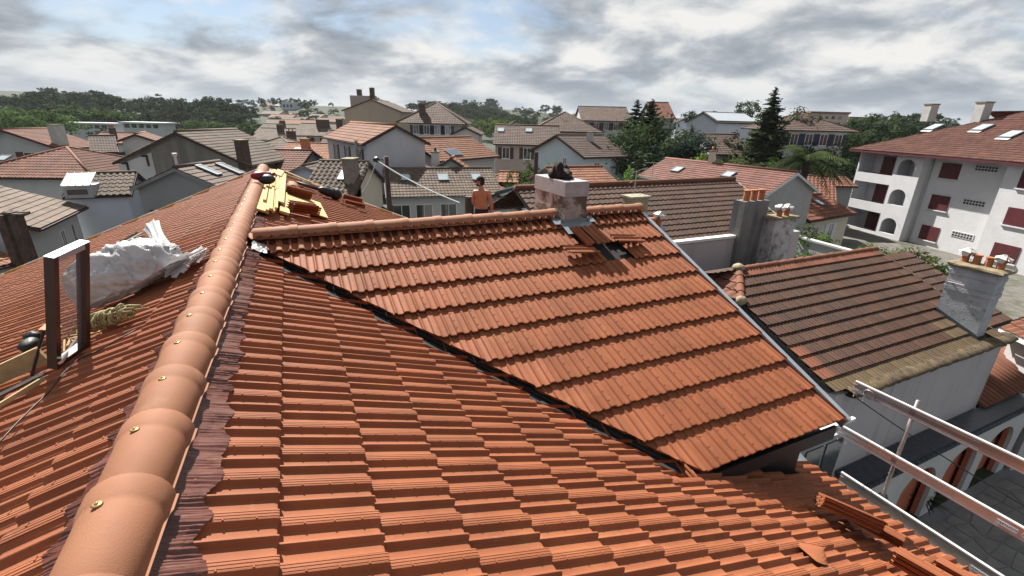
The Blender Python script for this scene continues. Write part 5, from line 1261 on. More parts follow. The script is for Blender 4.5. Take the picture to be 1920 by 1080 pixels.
b = AZ(-40, 475, CZ - 6.5); mb = MB(); q1 = AZ(38, 470, CZ - 6.5); dr = (q1 - b); mb.boxp(V((b.x, b.y, 0)), V((dr.x, dr.y, 0)), V((0, 3, 0)), UP * (CZ - 5.9)); thing('rubble_wall', mb, mat('rubble_stone', (.17, .15, .13), .95, .45, 2.5, bump=1.0, bscale=9), 'grey rubble stone wall beside the brick chimney shafts', 'wall')
h = ehouse('orange_shed', 'small shed with orange tiles right beyond the left verge', (-40, 512), (42, 492), -6.3, 3.0, 18, PL['white'], RT['orange'], group=G, seedv=3)
h = ehouse('dormer_house', 'grey house with lumpy speckled tiles and a zinc dormer', (118, 372), (246, 367), -4.7, 4.6, 22, PL['cold'], RT['tan'], tw=.30, pur=.42, amp=.07, seg=6, over=.15, group=G, seedv=4)
O, X, Y, N, yl = h.slopes[0]; 
dA, dB = AZ(122, 371, CZ - 4.62), AZ(176, 369, CZ - 4.62); L2 = (dB - dA).length; dd = (dB - dA).normalized(); dn = h.e1
mb = MB(); mb.boxp(dA - UP * .05, dd * L2, dn * 1.6, UP * .62); dm = part('dormer', mb, M_ZINC, h.root)
mb = MB(); mb.prism([dA + UP * .60 - dn * .12, dA + UP * .60 - dn * .12 + dd * L2, dA + UP * 1.12 + dd * L2 + dn * 1.4, dA + UP * 1.12 + dn * 1.4], UP * .05); part('dormer_roof', mb, mat('pale_zinc', (.38, .39, .385), .45, .08, 3, metal=.2), dm)
for k in range(5): mb = MB(); mb.boxp(dA + UP * .655 - dn * .12 + dd * (L2 * k / 4 - .015), dd * .03, dn * 1.52 + UP * .52, UP * .03); part('standing_seam', mb, MATS['pale_zinc'], dm)
mb = MB(); mb.boxp(dA + dd * .15 - dn * .02 + UP * .14, dd * (L2 - .35), dn * .05, UP * .28); part('dormer_window', mb, M_PANE, dm)
h = fh('grey_gable_house', 'plain grey rendered gable house with slim metal flue', (258, 350), (418, 338), 24, 3.4, 23, 'grey', 'dull', ghouse, tw=.3, pur=.4, amp=.02, trim=M_GREYW, over=.25, seedv=5)
win(h, 'g0', .28, 1.75, .9, 1.1, M_SHUT_N); skylight(h, 1, -1.2, 1.0, .5, 1.4); skylight(h, 1, .4, .8, .5, 1.2)
mb = MB(); b = h.q(h.Wd / 2 - .1, .2, h.ze + h.rise); mb.tube([b, b + UP * .6, b + UP * .62, b + UP * .75], [.07, .07, .12, .12], 8); part('flue', mb, M_ALU, h.root)
h = fh('concrete_gable_house', 'big old house with soot stained bare gable and dark timber eaves', (226, 301), (458, 289), 33, 7, 24, 'dirty', 'tan', ghouse, tw=.25, pur=.4, amp=.035, over=.4, seedv=6)
win(h, 'e1', .12, 1.2, .6, 1.3, M_SHUT_W)
stackch(h.root, h.q(h.Wd - .3, .4, 0), h.e1, h.e2, .5, .9, h.ze - .6, h.ze + 1.5, mat('sooty_brick', (.085, .055, .045)), 0)
p_ = AZ(236, 302, CZ - 3.7)
mb = MB(); a = h.q(.0, -.02, 0); mb.prism([h.q(-.2, -.01, 0), h.q(2.3, -.01, 0), h.q(2.3, -.01, h.ze + .6), h.q(-.2, -.01, h.ze - .3)], -h.e2 * .04); part('white_panel', mb, PL['white'], h.root)
for t in (.4, 1.9):
    mb = MB(); mb.boxp(h.q(t, -.5, h.ze - .35 + t * .35), h.e1 * .12, h.e2 * .5, UP * .12); mb.boxp(h.q(t, -.12, h.ze - 1.0 + t * .35), h.e1 * .12, h.e2 * .1, UP * .7); part('timber_bracket', mb, M_DARKW, h.root)
h = ehouse('hip_roof_house', 'low house with striped red hipped roof and small skylight', (-60, 334), (141, 336), -5.0, 9, 21, PL['white'], RT['red'], hip=True, tw=.25, pur=.42, amp=.05, group=G, seedv=7); skylight(h, 0, 3.2, 2.2, .8, .9)
h = ehouse('red_roof_villa', 'white villa with broad red roof, burgundy shutters and grey chimney', (113, 281), (193, 275), -4.2, 9.5, 19, PL['white'], RT['red'], over=.6, verge=.5, trim=M_SHUT_R, group=G, seedv=8, tw=.25, amp=.03)
win(h, 'e0', .2, .9, .7, .8, M_SHUT_R); win(h, 'e0', .5, .9, .7, .8, M_SHUT_R); win(h, 'g0', .30, 1.1, 1.6, 1.1, M_SHUT_R)
stackch(h.root, h.q(.6, 1.2, 0), h.e1, h.e2, .7, 1.3, h.ze, h.ze + 2.2, mat('pale_cement', (.42, .42, .41)), 0)
for nm, lb, A, B, zr, Ln, wm, rm, sd, fn in (
    ('white_gable_house', 'small white gable house with red roof below the meadow', (228, 262), (283, 262), -2.9, 6, 'white', 'red', 9, ghouse), ('shaded_cottage', 'low cottage with weathered orange roof beside the big stained gable', (187, 299), (225, 299), -4.6, 6, 'cold', 'tan', 10, ghouse),
    ('long_barn_roof', 'long low barn roof of dull tiles behind the red roof villa', (170, 287), (222, 286), -4.0, 6, 'cream', 'dull', 11, ehouse)):
    h = fn(nm, lb, A, B, zr, Ln, 22, PL[wm], RT[rm], group=G, seedv=sd)
h = fh('brick_red_house', 'brick red roof house left of the small white gable', (160, 268), (232, 267), 72, 6, 22, 'white', 'red', seedv=12)
stackch(h.root, h.q(1, h.Ln * .6, 0), h.e1, h.e2, .5, .7, h.ze, h.ze + 2.0, MATS['sooty_brick'], 2)
# modern white buildings below the wood
for A, B, D, nm in (((97, 246), (216, 246), 150, 'left modern block long and low in front of the wood'), ((233, 247), (310, 247), 150, 'right modern block long and low in front of the wood')):
    a, b = AY(*A, D), AY(*B, D); L_ = (b - a).length; r_ = emp('modern_block', 'white flat roofed ' + nm, 'building', V((a.x, a.y, 0)), 'modern white blocks')
    t = AY(A[0], 229, D).z; e = (b - a).normalized(); e = V((e.x, e.y, 0)).normalized(); bk = V((-e.y, e.x, 0))
    mb = MB(); mb.boxp(V((a.x, a.y, -1)), e * L_, bk * 5, UP * (t + .7)); part('wall', mb, mat('white_cladding', (.5, .52, .56), .5, .05, 1), r_)
    mb = MB(); mb.boxp(V((a.x, a.y, t - .35)) - e * .6 - bk * .8, e * (L_ + 1.2), bk * 6, UP * .5); part('roof_slab', mb, MATS['white_cladding'], r_)
    for k in range(int(L_ / 2.2)):
        wo = MB(); wo.boxp(V((a.x, a.y, t - 1.6)) + e * (.6 + k * 2.2) - bk * .03, e * 1.5, bk * .05, UP * 1.1); part('window', wo, M_PANE, r_)
# --- middle left
h = fh('beige_tenement', 'tall beige block with huge blank stained gable above the roofs', (645, 206), (750, 210), 105, 14, 20, 'beige', 'dull', ghouse, over=.5, cat='building', seedv=20)
for t, z_ in ((.15, 3.0), (.62, 3.4)): stackch(h.root, h.q(h.Wd * .12 + t * h.Wd * .5, 4, 0), h.e1, h.e2, .8, 1.2, h.ze, h.ze + z_ + 1.2, MATS['sooty_brick'], 0)
mb = MB(); mb.boxp(h.q(.5, 3, h.ze), h.e1 * h.Wd * .35, h.e2 * 6, UP * 3.0); part('roof_house', mb, PL['pink'], h.root)
h = fh('balcony_block', 'cream block with long access balcony under a tan roof', (545, 254), (640, 254), 88, 9, 22, 'cream', 'tan', wins=5, sh=M_SHUT_N, rows=2, seedv=21)
mb = MB(); mb.boxp(h.q(-1.2, 0, h.ze - 2.9), h.e1 * 1.2, h.e2 * h.Ln, UP * .18); mb.boxp(h.q(-1.2, 0, h.ze - 2.7), h.e1 * .08, h.e2 * h.Ln, UP * .9); part('balcony', mb, PL['cream'], h.root)
stackch(h.root, h.q(3.4, h.Ln * .5, 0), h.e1, h.e2, .9, 2.2, h.ze, h.ze + 2.6, MATS['sooty_brick'], 0); stackch(h.root, h.q(1.2, h.Ln - .5, 0), h.e1, h.e2, 1.4, .7, h.ze, h.ze + 2.8, MATS['sooty_brick'], 0)
for nm, lb, A, B, D, Wd, wm, rm, sd in (
    ('tan_hip_house', 'low house with plain tan hipped roof left of the balcony block', (468, 262), (543, 259), 92, 9, 'cream', 'tan', 22), ('mossy_roof_house', 'house under a mottled mossy tan roof below the balcony block', (496, 286), (552, 280), 66, 9, 'beige', 'tan', 23),
    ('far_tan_house', 'long tan roof with a dark chimney behind the mossy roof', (476, 250), (548, 248), 110, 9, 'cream', 'tan', 26)):
    h = fh(nm, lb, A, B, D, Wd, 22, wm, rm, seedv=sd)
    stackch(h.root, h.q(3, h.Ln * .6, 0), h.e1, h.e2, .7, 1.1, h.ze, h.ze + 2.6, MATS['sooty_brick'], 2)
h = fh('dark_hip_house', 'house with dull tan hipped roof and pale hip tiles beside the stained gable', (452, 296), (532, 292), 52, 9, 22, 'beige', 'tan', hip=True, seedv=24, tw=.3, pur=.42)
h = fh('small_brown_house', 'small white house with even brown roof left of the tall white gable', (598, 272), (652, 272), 72, 8, 24, 'white', 'dull', wins=2, sh=M_SHUT_N, seedv=25)
h = fh('narrow_red_house', 'narrow white house with red roof and skylight behind the tall white gable', (648, 270), (690, 268), 66, 8, 24, 'white', 'red', wins=2, sh=None, seedv=27); skylight(h, 0, 0, 1.6, .9, 1.1)
h = fh('orange_roof_house', 'house with bright patchy orange roof behind the dark shrub', (505, 306), (648, 300), 50, 9, 20, 'white', 'orange', seedv=28, tw=.3, pur=.42, amp=.04); stackch(h.root, h.q(3.2, h.Ln * .3, 0), h.e1, h.e2, .7, .8, h.ze, h.ze + 2.2, M_POT, 0); skylight(h, 0, 2.2, 2.0)
h = fh('red_cottage', 'cottage with red tiles and small grey gable just beyond the ridge end', (462, 322), (556, 318), 36, 6, 22, 'grey', 'red', seedv=29, tw=.26, pur=.36, amp=.04, seg=4)
h2_ = fh('grey_dormer_cottage', 'little grey gable facing the roof beside the red cottage', (548, 322), (592, 320), 34, 4, 24, 'cold', 'tan', ghouse, seedv=30, tw=.26, pur=.36, seg=4, trim=M_GREYW)
h = fh('speckled_roof_house', 'house with speckled lumpy brown and cream tiles and a small skylight', (560, 368), (662, 364), 25, 6, 24, 'cream', 'tan', seedv=31, tw=.30, pur=.40, amp=.08, seg=6); skylight(h, 0, -.6, 1.7, .8, .9)
stackch(h.root, h.q(1.2, h.Ln - .3, 0), h.e1, h.e2, 1.0, .6, h.ze - .4, h.ze + 1.7, mat('grey_brown_render', (.2, .16, .14), .9, .2, 3), 0)
# --- tall white gable house
PL['tall'] = mat('bluish_white_render', (.44, .45, .48), .9, .06, .8, streak=((.35, .35, .36), 1.4, .5, .8, .5), dirt=((.28, .27, .27), 1.6, .62, .72, .6))
h = fh('tall_white_house', 'tall white house with large blank gable and orange brown roof by the street', (686, 267), (797, 284), 35.5, 11, 26, 'tall', 'orange', ghouse, D2=38.2, tw=.3, pur=.42, amp=.03, over=.35, seedv=32)
for i in range(3):
    for j in range(3): win(h, 'e0', .14 + .3 * i, 1.3 + 2.5 * j, .8, 1.5, M_SHUT_N)
# --- long low house
h = ehouse('long_low_house', 'long low white house with striped brown roof and four skylights', (724, 372), (943, 367), -5.3, 6.4, 24, PL['white'], RT['tan'], tw=.24, pur=.34, amp=.035, seg=4, over=.25, group=G, seedv=33, trim=M_GREYW)
for x in (-5.2, -2.6, .1, 2.6): skylight(h, 0 if h.slopes[0][2].dot(h.e1) < 0 else 1, x if h.slopes[0][1].dot(h.e2) > 0 else -x, 1.35, .75, .95)
for f in (.10, .30, .52, .88): win(h, 'e0', f, 1.4, 1.1, 1.5, M_SHUT_W, 'closed' if f in (.30,) else 'none') if False else win(h, 'e0', f, 1.4, 1.2, 1.6, None)
# --- orange house with solar panel, its porch gable
h = ehouse('solar_panel_house', 'white house with bright orange roof, solar panel and dark green fascia', (822, 304), (936, 294), -3.7, 6.6, 25, PL['white'], RT['orange'], tw=.26, pur=.36, amp=.04, seg=4, over=.4, group=G, seedv=34, trim=mat('dark_green_paint', (.02, .045, .035), .6))
s_ = 0; O, X, Y, N, yl = h.slopes[s_]; sx = 1 if X.dot(h.e2) > 0 else -1
c = O + X * (-sx * 1.4) + Y * (yl * .72) + N * .09; mb = MB(); mb.boxp(c - X * .8 - Y * .55, X * 1.6, Y * 1.1, N * .05); sp_ = part('solar_panel', mb, M_ZINC, h.root)
for k in range(5): mb = MB(); mb.boxp(c - X * (.76 - k * .31) - Y * .5 + N * .05, X * .27, Y * 1.0, N * .012); part('cell', mb, glass_mat('panel_glass', (.10, .14, .18), .1), sp_)
h = fh('porch_gable_house', 'small white gable annex with square chimney in front of the orange roof', (803, 324), (890, 322), 36.8, 1.3, 31, 'white', 'orange', ghouse, tw=.26, pur=.36, seg=4, over=.3, seedv=35, trim=MATS['dark_green_paint'])
stackch(h.root, h.q(.5, .6, 0), h.e1, h.e2, .55, .55, h.ze - 1, h.ze + 1.5, PL['white'], 1, .1, M_BLACK)
h = ehouse('bay_porch', 'tiled corner porch on dark posts beside the porch gable', (784, 320), (808, 316), -4.1, 2.0, 22, PL['white'], RT['orange'], seg=3, group=G, seedv=36, trim=M_DARKW)
# --- manor with navy shutters
h = fh('manor_house', 'white manor with brown hipped roof and navy blue shutters', (766, 231), (852, 232), 74, 10, 30, 'white', 'dull', hip=True, wins=4, sh=M_SHUT_B, rows=2, seedv=37); stackch(h.root, h.q(2, 1.5, 0), h.e1, h.e2, 1.2, .8, h.ze, h.ze + 2.6, MATS['sooty_brick'], 0)
h = fh('white_gable_cottage', 'white cottage gable between the manor and the brown roof house', (850, 250), (897, 251), 62, 7, 24, 'white', 'dull', ghouse, seedv=38)
h = fh('beige_brown_house', 'beige house with long even brown roof and white framed windows', (925, 271), (1053, 269), 56, 8.5, 24, 'pink', 'dull', wins=3, sh=M_SHUT_N, rows=2, seedv=39, tw=.28, pur=.4); skylight(h, 0, 3.2, 1.5); skylight(h, 0, -.2, 1.4)
h = ehouse('pale_blue_house', 'pale blue house with brown roof and small roof vents', (1096, 297), (1186, 294), -3.35, 8, 22, PL['blue'], RT['dull'], over=.5, verge=.4, tw=.26, pur=.38, amp=.03, group=G, seedv=41)
win(h, 'e0', .30, 1.2, .8, 1.0, M_SHUT_W); win(h, 'e0', .72, 1.2, .8, 1.0, M_SHUT_W, 'closed'); win(h, 'g0', .35, .9, .6, 1.0); stackch(h.root, h.q(2.8, h.Ln * .55, 0), h.e1, h.e2, .5, .5, h.ze + .8, h.ze + 2.0, MATS['pale_cement'], 0)
h = fh('white_peak_house', 'white gable peak with brown roof left of the complex roofs', (945, 240), (991, 241), 88, 14, 30, 'white', 'dull', ghouse, seedv=43)
h = fh('complex_roof_villa', 'villa with several brown hipped roofs and a roof aerial', (1010, 246), (1118, 244), 84, 12, 27, 'beige', 'dull', hip=True, wins=4, sh=M_SHUT_W, seedv=44); aerial(h.q(h.Wd / 2, h.Ln * .3, h.ze + h.rise), 2.2, 1.2, 6, V((1, 0, 0)), 'tall thin aerial on the brown hipped villa roof')
h = fh('white_mansion', 'large white three storey house with brown roof and dark shutters', (1090, 226), (1186, 226), 92, 12, 22, 'white', 'dull', wins=5, sh=M_SHUT_N, rows=2, seedv=45)
h = fh('white_mansion_wing', 'pale gabled top storey behind the large white house', (1088, 214), (1145, 214), 104, 16, 20, 'white', 'dull', ghouse, seedv=46)
# --- small roofs behind the man
h = fh('carport_roof', 'tilted orange carport roof by the white gable wall', (934, 343), (972, 341), 39, 3.2, 18, 'white', 'orange', seedv=47)
h = ehouse('cream_cottage', 'cream cottage with patchy orange tiles and hedge below', (945, 385), (996, 357), -6.0, 5.5, 20, PL['cream'], RT['orange'], group=G, seedv=48, tw=.28, amp=.04); win(h, 'e0', .4, 1.1, 1.1, .9, None)
h = ehouse('red_tile_house', 'low house with faded red tiles directly behind the dark jacket', (1060, 360), (1172, 356), -4.3, 5.5, 20, PL['white'], RT['orange'], group=G, seedv=49, tw=.26, amp=.03)
h = ehouse('dark_slate_lean_to', 'dark metal lean-to roof left of the wing chimney', (985, 398), (1018, 384), -5.0, 3, 25, PL['grey'], mat('roof_steel', (.04, .055, .065), .5, .1, 2), amp=0.0, seg=1, group=G, seedv=50)
# --- right of centre
PL['pebble'] = mat('pebble_render', (.36, .357, .355), .95, .08, 4, bump=.5, bscale=22); RT['rose'] = mat('roof_rose', (.16, .07, .054), .85, .15, 1, tile=.5)
h = fh('grey_white_gable_house', 'house with pale rendered gable and pinkish brown roof', (1434, 364), (1521, 374), 29, 10.5, 23, 'pebble', 'rose', ghouse, D2=31.8, tw=.22, pur=.3, amp=.02, over=.25, seedv=51, trim=M_SHUT_W); skylight(h, 0, -1.5, 1.4, .8, .8); skylight(h, 0, 2.8, 1.6, .8, .8); stackch(h.root, h.q(h.Wd / 2, h.Ln * .6, 0), h.e1, h.e2, .35, .35, h.ze + 1, h.ze + h.rise + .9, PL['cream'], 1)
h = fh('striped_roof_house', 'house with coarse striped red brown roof behind the pale gable', (1455, 378), (1572, 372), 40, 8.5, 22, 'white', 'red', seedv=52, tw=.3, pur=.45, amp=.05, D2=38)
h = ehouse('cream_corner_house', 'small cream house with shuttered windows next to the apartment block', (1518, 416), (1605, 401), -6.3, 5, 20, PL['cream'], RT['red'], group=G, seedv=53, tw=.3, pur=.42, amp=.045); win(h, 'e0', .25, 1.2, .8, 1.0, None); win(h, 'e0', .6, 1.3, .8, 1.3, M_SHUT_W); skylight(h, 0, -1, 1.2, .7, .8)
h = fh('pale_blue_hall', 'large bluish white hall with pale metal roof behind the dark trees', (1288, 228), (1344, 240), 80, 9.0, 24, 'cold', 'dull', ghouse, D2=74.5, seedv=54, cat='building', over=.2)
O, X, Y, N, yl = h.slopes[1]; mb = MB(); mb.boxp(O - X * (h.Ln / 2) + N * .09 + Y * .3, X * h.Ln, Y * (yl * .8), N * .05); part('metal_roof_panel', mb, mat('pale_sheet_metal', (.42, .46, .5), .4, .05, 1), h.root)
h = fh('white_hip_bungalow', 'white house with grey brown hipped roof right of the tall spruce', (1478, 245), (1597, 244), 57.5, 9, 22, 'white', 'dull', hip=True, wins=4, sh=M_SHUT_B, seedv=55)
h = fh('brown_barn', 'plain brown barn roof under the blue hall', (1342, 290), (1412, 286), 58, 9, 24, 'grey', 'dull', seedv=56)
h = fh('small_red_gable', 'red roofed house half hidden behind the left conifers', (1225, 222), (1268, 222), 82, 10, 26, 'grey', 'red', seedv=57)
h = fh('grey_gable_villa', 'grey shaded gable between the conifers and the blue hall', (1268, 230), (1292, 233), 88, 9, 26, 'cold', 'dull', ghouse, seedv=58)
h = fh('dark_red_shed', 'dark red shed roof in the shade beneath the palm', (1560, 350), (1608, 352), 46, 4, 18, 'grey', 'red', seedv=59)
for A, B, v, D, lb in (((1517, 232), (1588, 228), 212, 230, 'long pink beige apartment slab on the far hill behind the spruce'), ((1590, 236), (1640, 232), 222, 240, 'lower pink beige apartment slab at the right on the far hill')):
    a, b = AY(*A, D), AY(*B, D); r_ = emp('far_apartments', lb, 'building', V((a.x, a.y, terr(a.x, a.y))), 'far apartment slabs'); L_ = (b - a).length; t = AY(A[0], v, D).z; z0 = terr(a.x, a.y) - 2; bl = a.z - 3
    mb = MB(); mb.boxp(V((a.x, a.y, z0)), V((L_, 0, 0)), V((0, 14, 0)), UP * (t - z0)); part('wall', mb, mat('pink_beige', (.52, .39, .33), .9, .1, 1), r_)
    mb = MB(); mb.boxp(V((a.x - .5, a.y - .5, t)), V((L_ + 1, 0, 0)), V((0, 15, 0)), UP * .8); part('roof_slab', mb, RT['red'], r_)
    for k in range(int(L_ / 3)):
        for j in range(2): wo = MB(); wo.boxp(V((a.x + .8 + k * 3, a.y - .06, t - 2.4 - j * 2.8)), V((1.5, 0, 0)), V((0, .1, 0)), UP * 1.4); part('window', wo, M_PANE, r_)
# right edge roof and garden wall with ivy
h = ehouse('right_edge_house', 'brown tiled roof with white gutter beside the limewashed chimney', (1866, 615), (1990, 672), -6.0, 6, 24, PL['white'], RT['red'], group=G, seedv=60, tw=.24, pur=.34, amp=.04, trim=M_WHITE)
a, b = AZ(1495, 446, CZ - 5.6), AZ(1612, 478, CZ - 5.6); e = (b - a); mb = MB(); mb.boxp(V((a.x, a.y, 0)), V((e.x, e.y, 0)), V((.12, .2, 0)), UP * (CZ - 5.6)); mb.boxp(V((a.x - .05, a.y - .08, CZ - 5.6)), V((e.x, e.y, 0)), V((.22, .35, 0)), UP * .1); thing('garden_wall', mb, PL['white'], 'white garden wall with dark capping behind the ivy', 'wall')
a, b = AZ(1628, 487, CZ - 7.2), AZ(1780, 520, CZ - 7.2); e = (b - a); mb = MB(); mb.boxp(V((a.x, a.y, 0)), V((e.x, e.y, 0)), V((.15, .2, 0)), UP * (CZ - 7.2)); thing('boundary_wall', mb, PL['beige'], 'beige boundary wall at the foot of the apartment block', 'wall')
mb = MB(); mb.quad(V((14, 16, .03)), V((50, 16, .03)), V((46, 64, .03)), V((22, 46, .03))); o = part('back_yard', mb, mat('yard_gravel', (.12, .11, .10), .95, .3, 1.5, dirt=((.05, .06, .03), .4, .5, .65, .8))); o['kind'] = 'structure'
# --- hillside houses, far left of centre
rnd = random.Random(77)
spots = [(488, 222, 250), (503, 229, 230), (520, 236, 215), (512, 212, 290), (535, 226, 255), (556, 234, 225), (575, 228, 250), (592, 236, 215), (600, 224, 280), (615, 232, 240), (486, 206, 310), (500, 240, 190), (545, 214, 300), (568, 218, 300), (590, 214, 320), (612, 220, 300), (532, 241, 180)]
tones = ['cream', 'white', 'beige', 'white', 'pink']; descr = ['cream', 'white', 'beige', 'off white', 'pinkish']
for k, (u, v, D) in enumerate(spots):
    v -= 9; D *= 1.08; p = AY(u, v, D); w = rnd.uniform(9, 13); hgt = rnd.uniform(4, 6); ang = rnd.uniform(-.5, .5); e1 = V((math.cos(ang), math.sin(ang), 0)); e2 = V((-e1.y, e1.x, 0))
    rk = sum(1 for q in spots if q[2] * 1.08 < D); near_ = ['at the foot of', 'low on', 'halfway up', 'high on', 'near the crest of'][min(4, rk * 5 // len(spots))]; rf = ['tan', 'red', 'tan'][k % 3]
    H = building('hillside_house', f'small {descr[k % 5]} house with {rf} tiled roof {near_} the far hillside', p, e2, 8, e1, w, p.z, math.radians(20), PL[tones[k % 5]], RT[rf], group='houses on the far hillside', tw=1.2, pur=1.0, seg=1, amp=0, seedv=100 + k, base=min(p.z - hgt, terr(p.x, p.y) - .5))
    for i in range(2): win(H, 'e0', .3 + .4 * i, 1.4, 1.2, 1.3, None)
for u0, u1, vt, vb, D, lb in ((530, 552, 191, 212, 300, 'pale grey tower block on the crest of the far hillside'), (553, 566, 192, 210, 310, 'darker grey block beside the pale tower block on the crest')):
    a, b = AY(u0, vb, D), AY(u1, vb, D); t = AY(u0, vt, D).z; r_ = emp('tower_block', lb, 'building', V((a.x, a.y, a.z)), 'crest blocks'); mb = MB(); mb.boxp(V((a.x, a.y, a.z - 8)), b - a, V((0, 12, 0)), UP * (t - a.z + 8)); part('wall', mb, PL['cold'] if u0 == 530 else PL['grey'], r_)
    for k in range(3):
        for j in range(2): wo = MB(); wo.boxp(V((a.x, a.y - .08, t - 3 - 3 * j)) + (b - a) * (.12 + .3 * k), (b - a) * .18, V((0, .1, 0)), UP * 1.6); part('window', wo, M_PANE, r_)
# --- street pole, cables
pb = AY(731, 400, 21); ptop = AY(727.5, 294, 21); pole = emp('utility_pole', 'dark timber utility pole with cross arm and cables in the street', 'utility pole', V((pb.x, pb.y, 0)))
mb = MB(); mb.tube([V((pb.x, pb.y, 0)), V((pb.x, pb.y, ptop.z))], [.15, .11], 10); part('mast', mb, M_DARKW, pole, smooth=True)
pt = V((pb.x, pb.y, ptop.z)); la = AY(706, 299, 21)
mb = MB(); mb.tube([pt - UP * .15, V((la.x, la.y, pt.z - .12))], .03, 6); mb.blob(V((la.x, la.y, pt.z - .12)), .14, .12, .12, n=8, m=6, jit=.3); part('cross_arm', mb, M_BLACK, pole)
for tgt, r_, m_ in ((AY(680, 360, 23), .02, M_SHUT_W), (AY(790, 345, 24), .028, M_SHUT_W), (AY(862, 380, 17), .022, M_SHUT_W), (AY(785, 330, 34), .012, M_BLACK), (AY(660, 306, 40), .012, M_BLACK)):
    s = V((la.x, la.y, pt.z - .15)); mb = MB(); mb.tube([s.lerp(tgt, t) - UP * (.5 * t * (1 - t)) for t in [i / 10 for i in range(11)]], r_, 5); part('cable', mb, m_, pole)
pb = AY(673, 330, 36); mb = MB(); mb.tube([V((pb.x, pb.y, 0)), V((pb.x, pb.y, AY(671, 263, 36).z))], .12, 8); thing('street_pole', mb, mat('grey_pole', (.25, .23, .2), .8), 'slim grey pole standing against the tall white house', 'pole')
pb = AY(880, 400, 17.5); mb = MB(); mb.tube([V((pb.x, pb.y, 0)), V((pb.x, pb.y, AY(880, 368, 17.5).z))], .17, 8); thing('timber_post', mb, M_DARKW, 'thick dark timber post right behind the shirtless person', 'post')
pb = AY(1003, 360, 24); mb = MB(); mb.tube([V((pb.x, pb.y, 0)), V((pb.x, pb.y, AY(1003, 285, 24).z))], .10, 8); thing('lamp_post', mb, M_DARKW, 'thin dark post left of the wing chimney', 'post')
# road sign and parked car in the street gap
cq = AY(672, 340, 34); car = emp('parked_car', 'pale blue car parked in the street gap by the tall white house', 'car', V((cq.x, cq.y, 0)))
mb = MB(); z0 = cq.z - .6; mb.blob(V((cq.x, cq.y, z0)), 1.0, 2.0, .55, n=12, m=8); part('body', mb, mat('blue_car_paint', (.25, .36, .48), .25, .05, spec=.6), car, smooth=True)
mb = MB(); mb.blob(V((cq.x, cq.y + .2, z0 + .45)), .8, 1.1, .42, n=12, m=8); part('cabin', mb, M_PANE, car, smooth=True)
for sx in (-1, 1):
    for sy in (-1, 1): mb = MB(); c = V((cq.x + sx * .8, cq.y + sy * 1.2, z0 - .35)); mb.tube([c - V((.1, 0, 0)), c + V((.1, 0, 0))], .32, 12); part('wheel', mb, M_BLACK, car)
st_ = MB(); st_.boxp(V((cq.x - 4, cq.y - 14, -.2)), V((7, 0, 0)), V((0, 40, 0)), UP * (z0 - .67 + .2)); o = part('street', st_, mat('asphalt', (.06, .06, .062), .9, .2, 2)); o['kind'] = 'structure'
sq = AY(673, 327, 33); sg = emp('road_sign', 'small red road sign on a post in the street gap', 'sign', V((sq.x, sq.y, 0))); mb = MB(); mb.tube([V((sq.x, sq.y, 0)), V((sq.x, sq.y, sq.z))], .04, 6); part('post', mb, M_ALU, sg); mb = MB(); mb.tube([V((sq.x, sq.y - .06, sq.z)), V((sq.x, sq.y - .03, sq.z))], .34, 14); part('disc', mb, mat('sign_red', (.45, .03, .03), .5), sg)
# ================================================================ vegetation
def leafmat(name, col, var=.35): return mat(name, col, .9, var, .35, tile=.9, trans=.3, spec=.06)
LM = {'dark': leafmat('leaf_dark', (.034, .052, .022)), 'mid': leafmat('leaf_mid', (.066, .115, .028)), 'bright': leafmat('leaf_bright', (.105, .155, .032)), 'olive': leafmat('leaf_olive', (.07, .08, .03)), 'blue': leafmat('leaf_bluegreen', (.03, .05, .036)), 'palm': leafmat('leaf_palm', (.055, .075, .03))}
M_BARK = mat('bark', (.06, .045, .035), .95, .3, 3)
def leafq(mb, p, n, s, rnd, t):
    n = n.normalized(); a = n.orthogonal().normalized(); b = n.cross(a); th = rnd.uniform(0, 6.28); u = a * math.cos(th) + b * math.sin(th); w = n.cross(u)
    mb.quad(p - u * s, p - w * s * .55, p + u * s, p + w * s * .55, t)
def crown(mb, c, rx, ry, rz, ncl, nlf, leaf, rnd, fill=.55):
    for k in range(ncl):
        th = rnd.uniform(0, 6.283); z = rnd.uniform(-.75, 1); q = math.sqrt(max(0, 1 - z * z)); rad = rnd.uniform(fill, 1.0) * (1 + rnd.uniform(-.12, .15))
        cc = V((q * math.cos(th) * rad, q * math.sin(th) * rad, z * rad)); cr = rnd.uniform(.20, .36); tt = rnd.uniform(-.45, .55)
        for i in range(nlf):
            d = V((rnd.gauss(0, 1), rnd.gauss(0, 1), rnd.gauss(0, 1))); d = d.normalized() * (rnd.random() ** .5) * cr; d.z *= .7
            pl = cc + d; p = V((c.x + pl.x * rx, c.y + pl.y * ry, c.z + pl.z * rz))
            leafq(mb, p, V((d.x, d.y, d.z + .12)) + V((rnd.uniform(-1, 1), rnd.uniform(-1, 1), rnd.uniform(-.4, 1))) * .16, leaf * rnd.uniform(.45, 1.0), rnd, tt + rnd.uniform(-.15, .15))
def trunk(mb, base, top, r, rnd, limbs=4):
    mid = base.lerp(top, .5) + V((rnd.uniform(-.1, .1), rnd.uniform(-.1, .1), 0)) * (top - base).length
    mb.tube([base, mid, top], [r, r * .75, r * .35], 8)
    for k in range(limbs):
        s = base.lerp(top, rnd.uniform(.45, .85)); a = rnd.uniform(0, 6.28); e = s + V((math.cos(a), math.sin(a), .8)) * (top - base).length * .35; mb.tube([s, s.lerp(e, .5) + V((0, 0, .1)), e], [r * .4, r * .28, r * .1], 6)
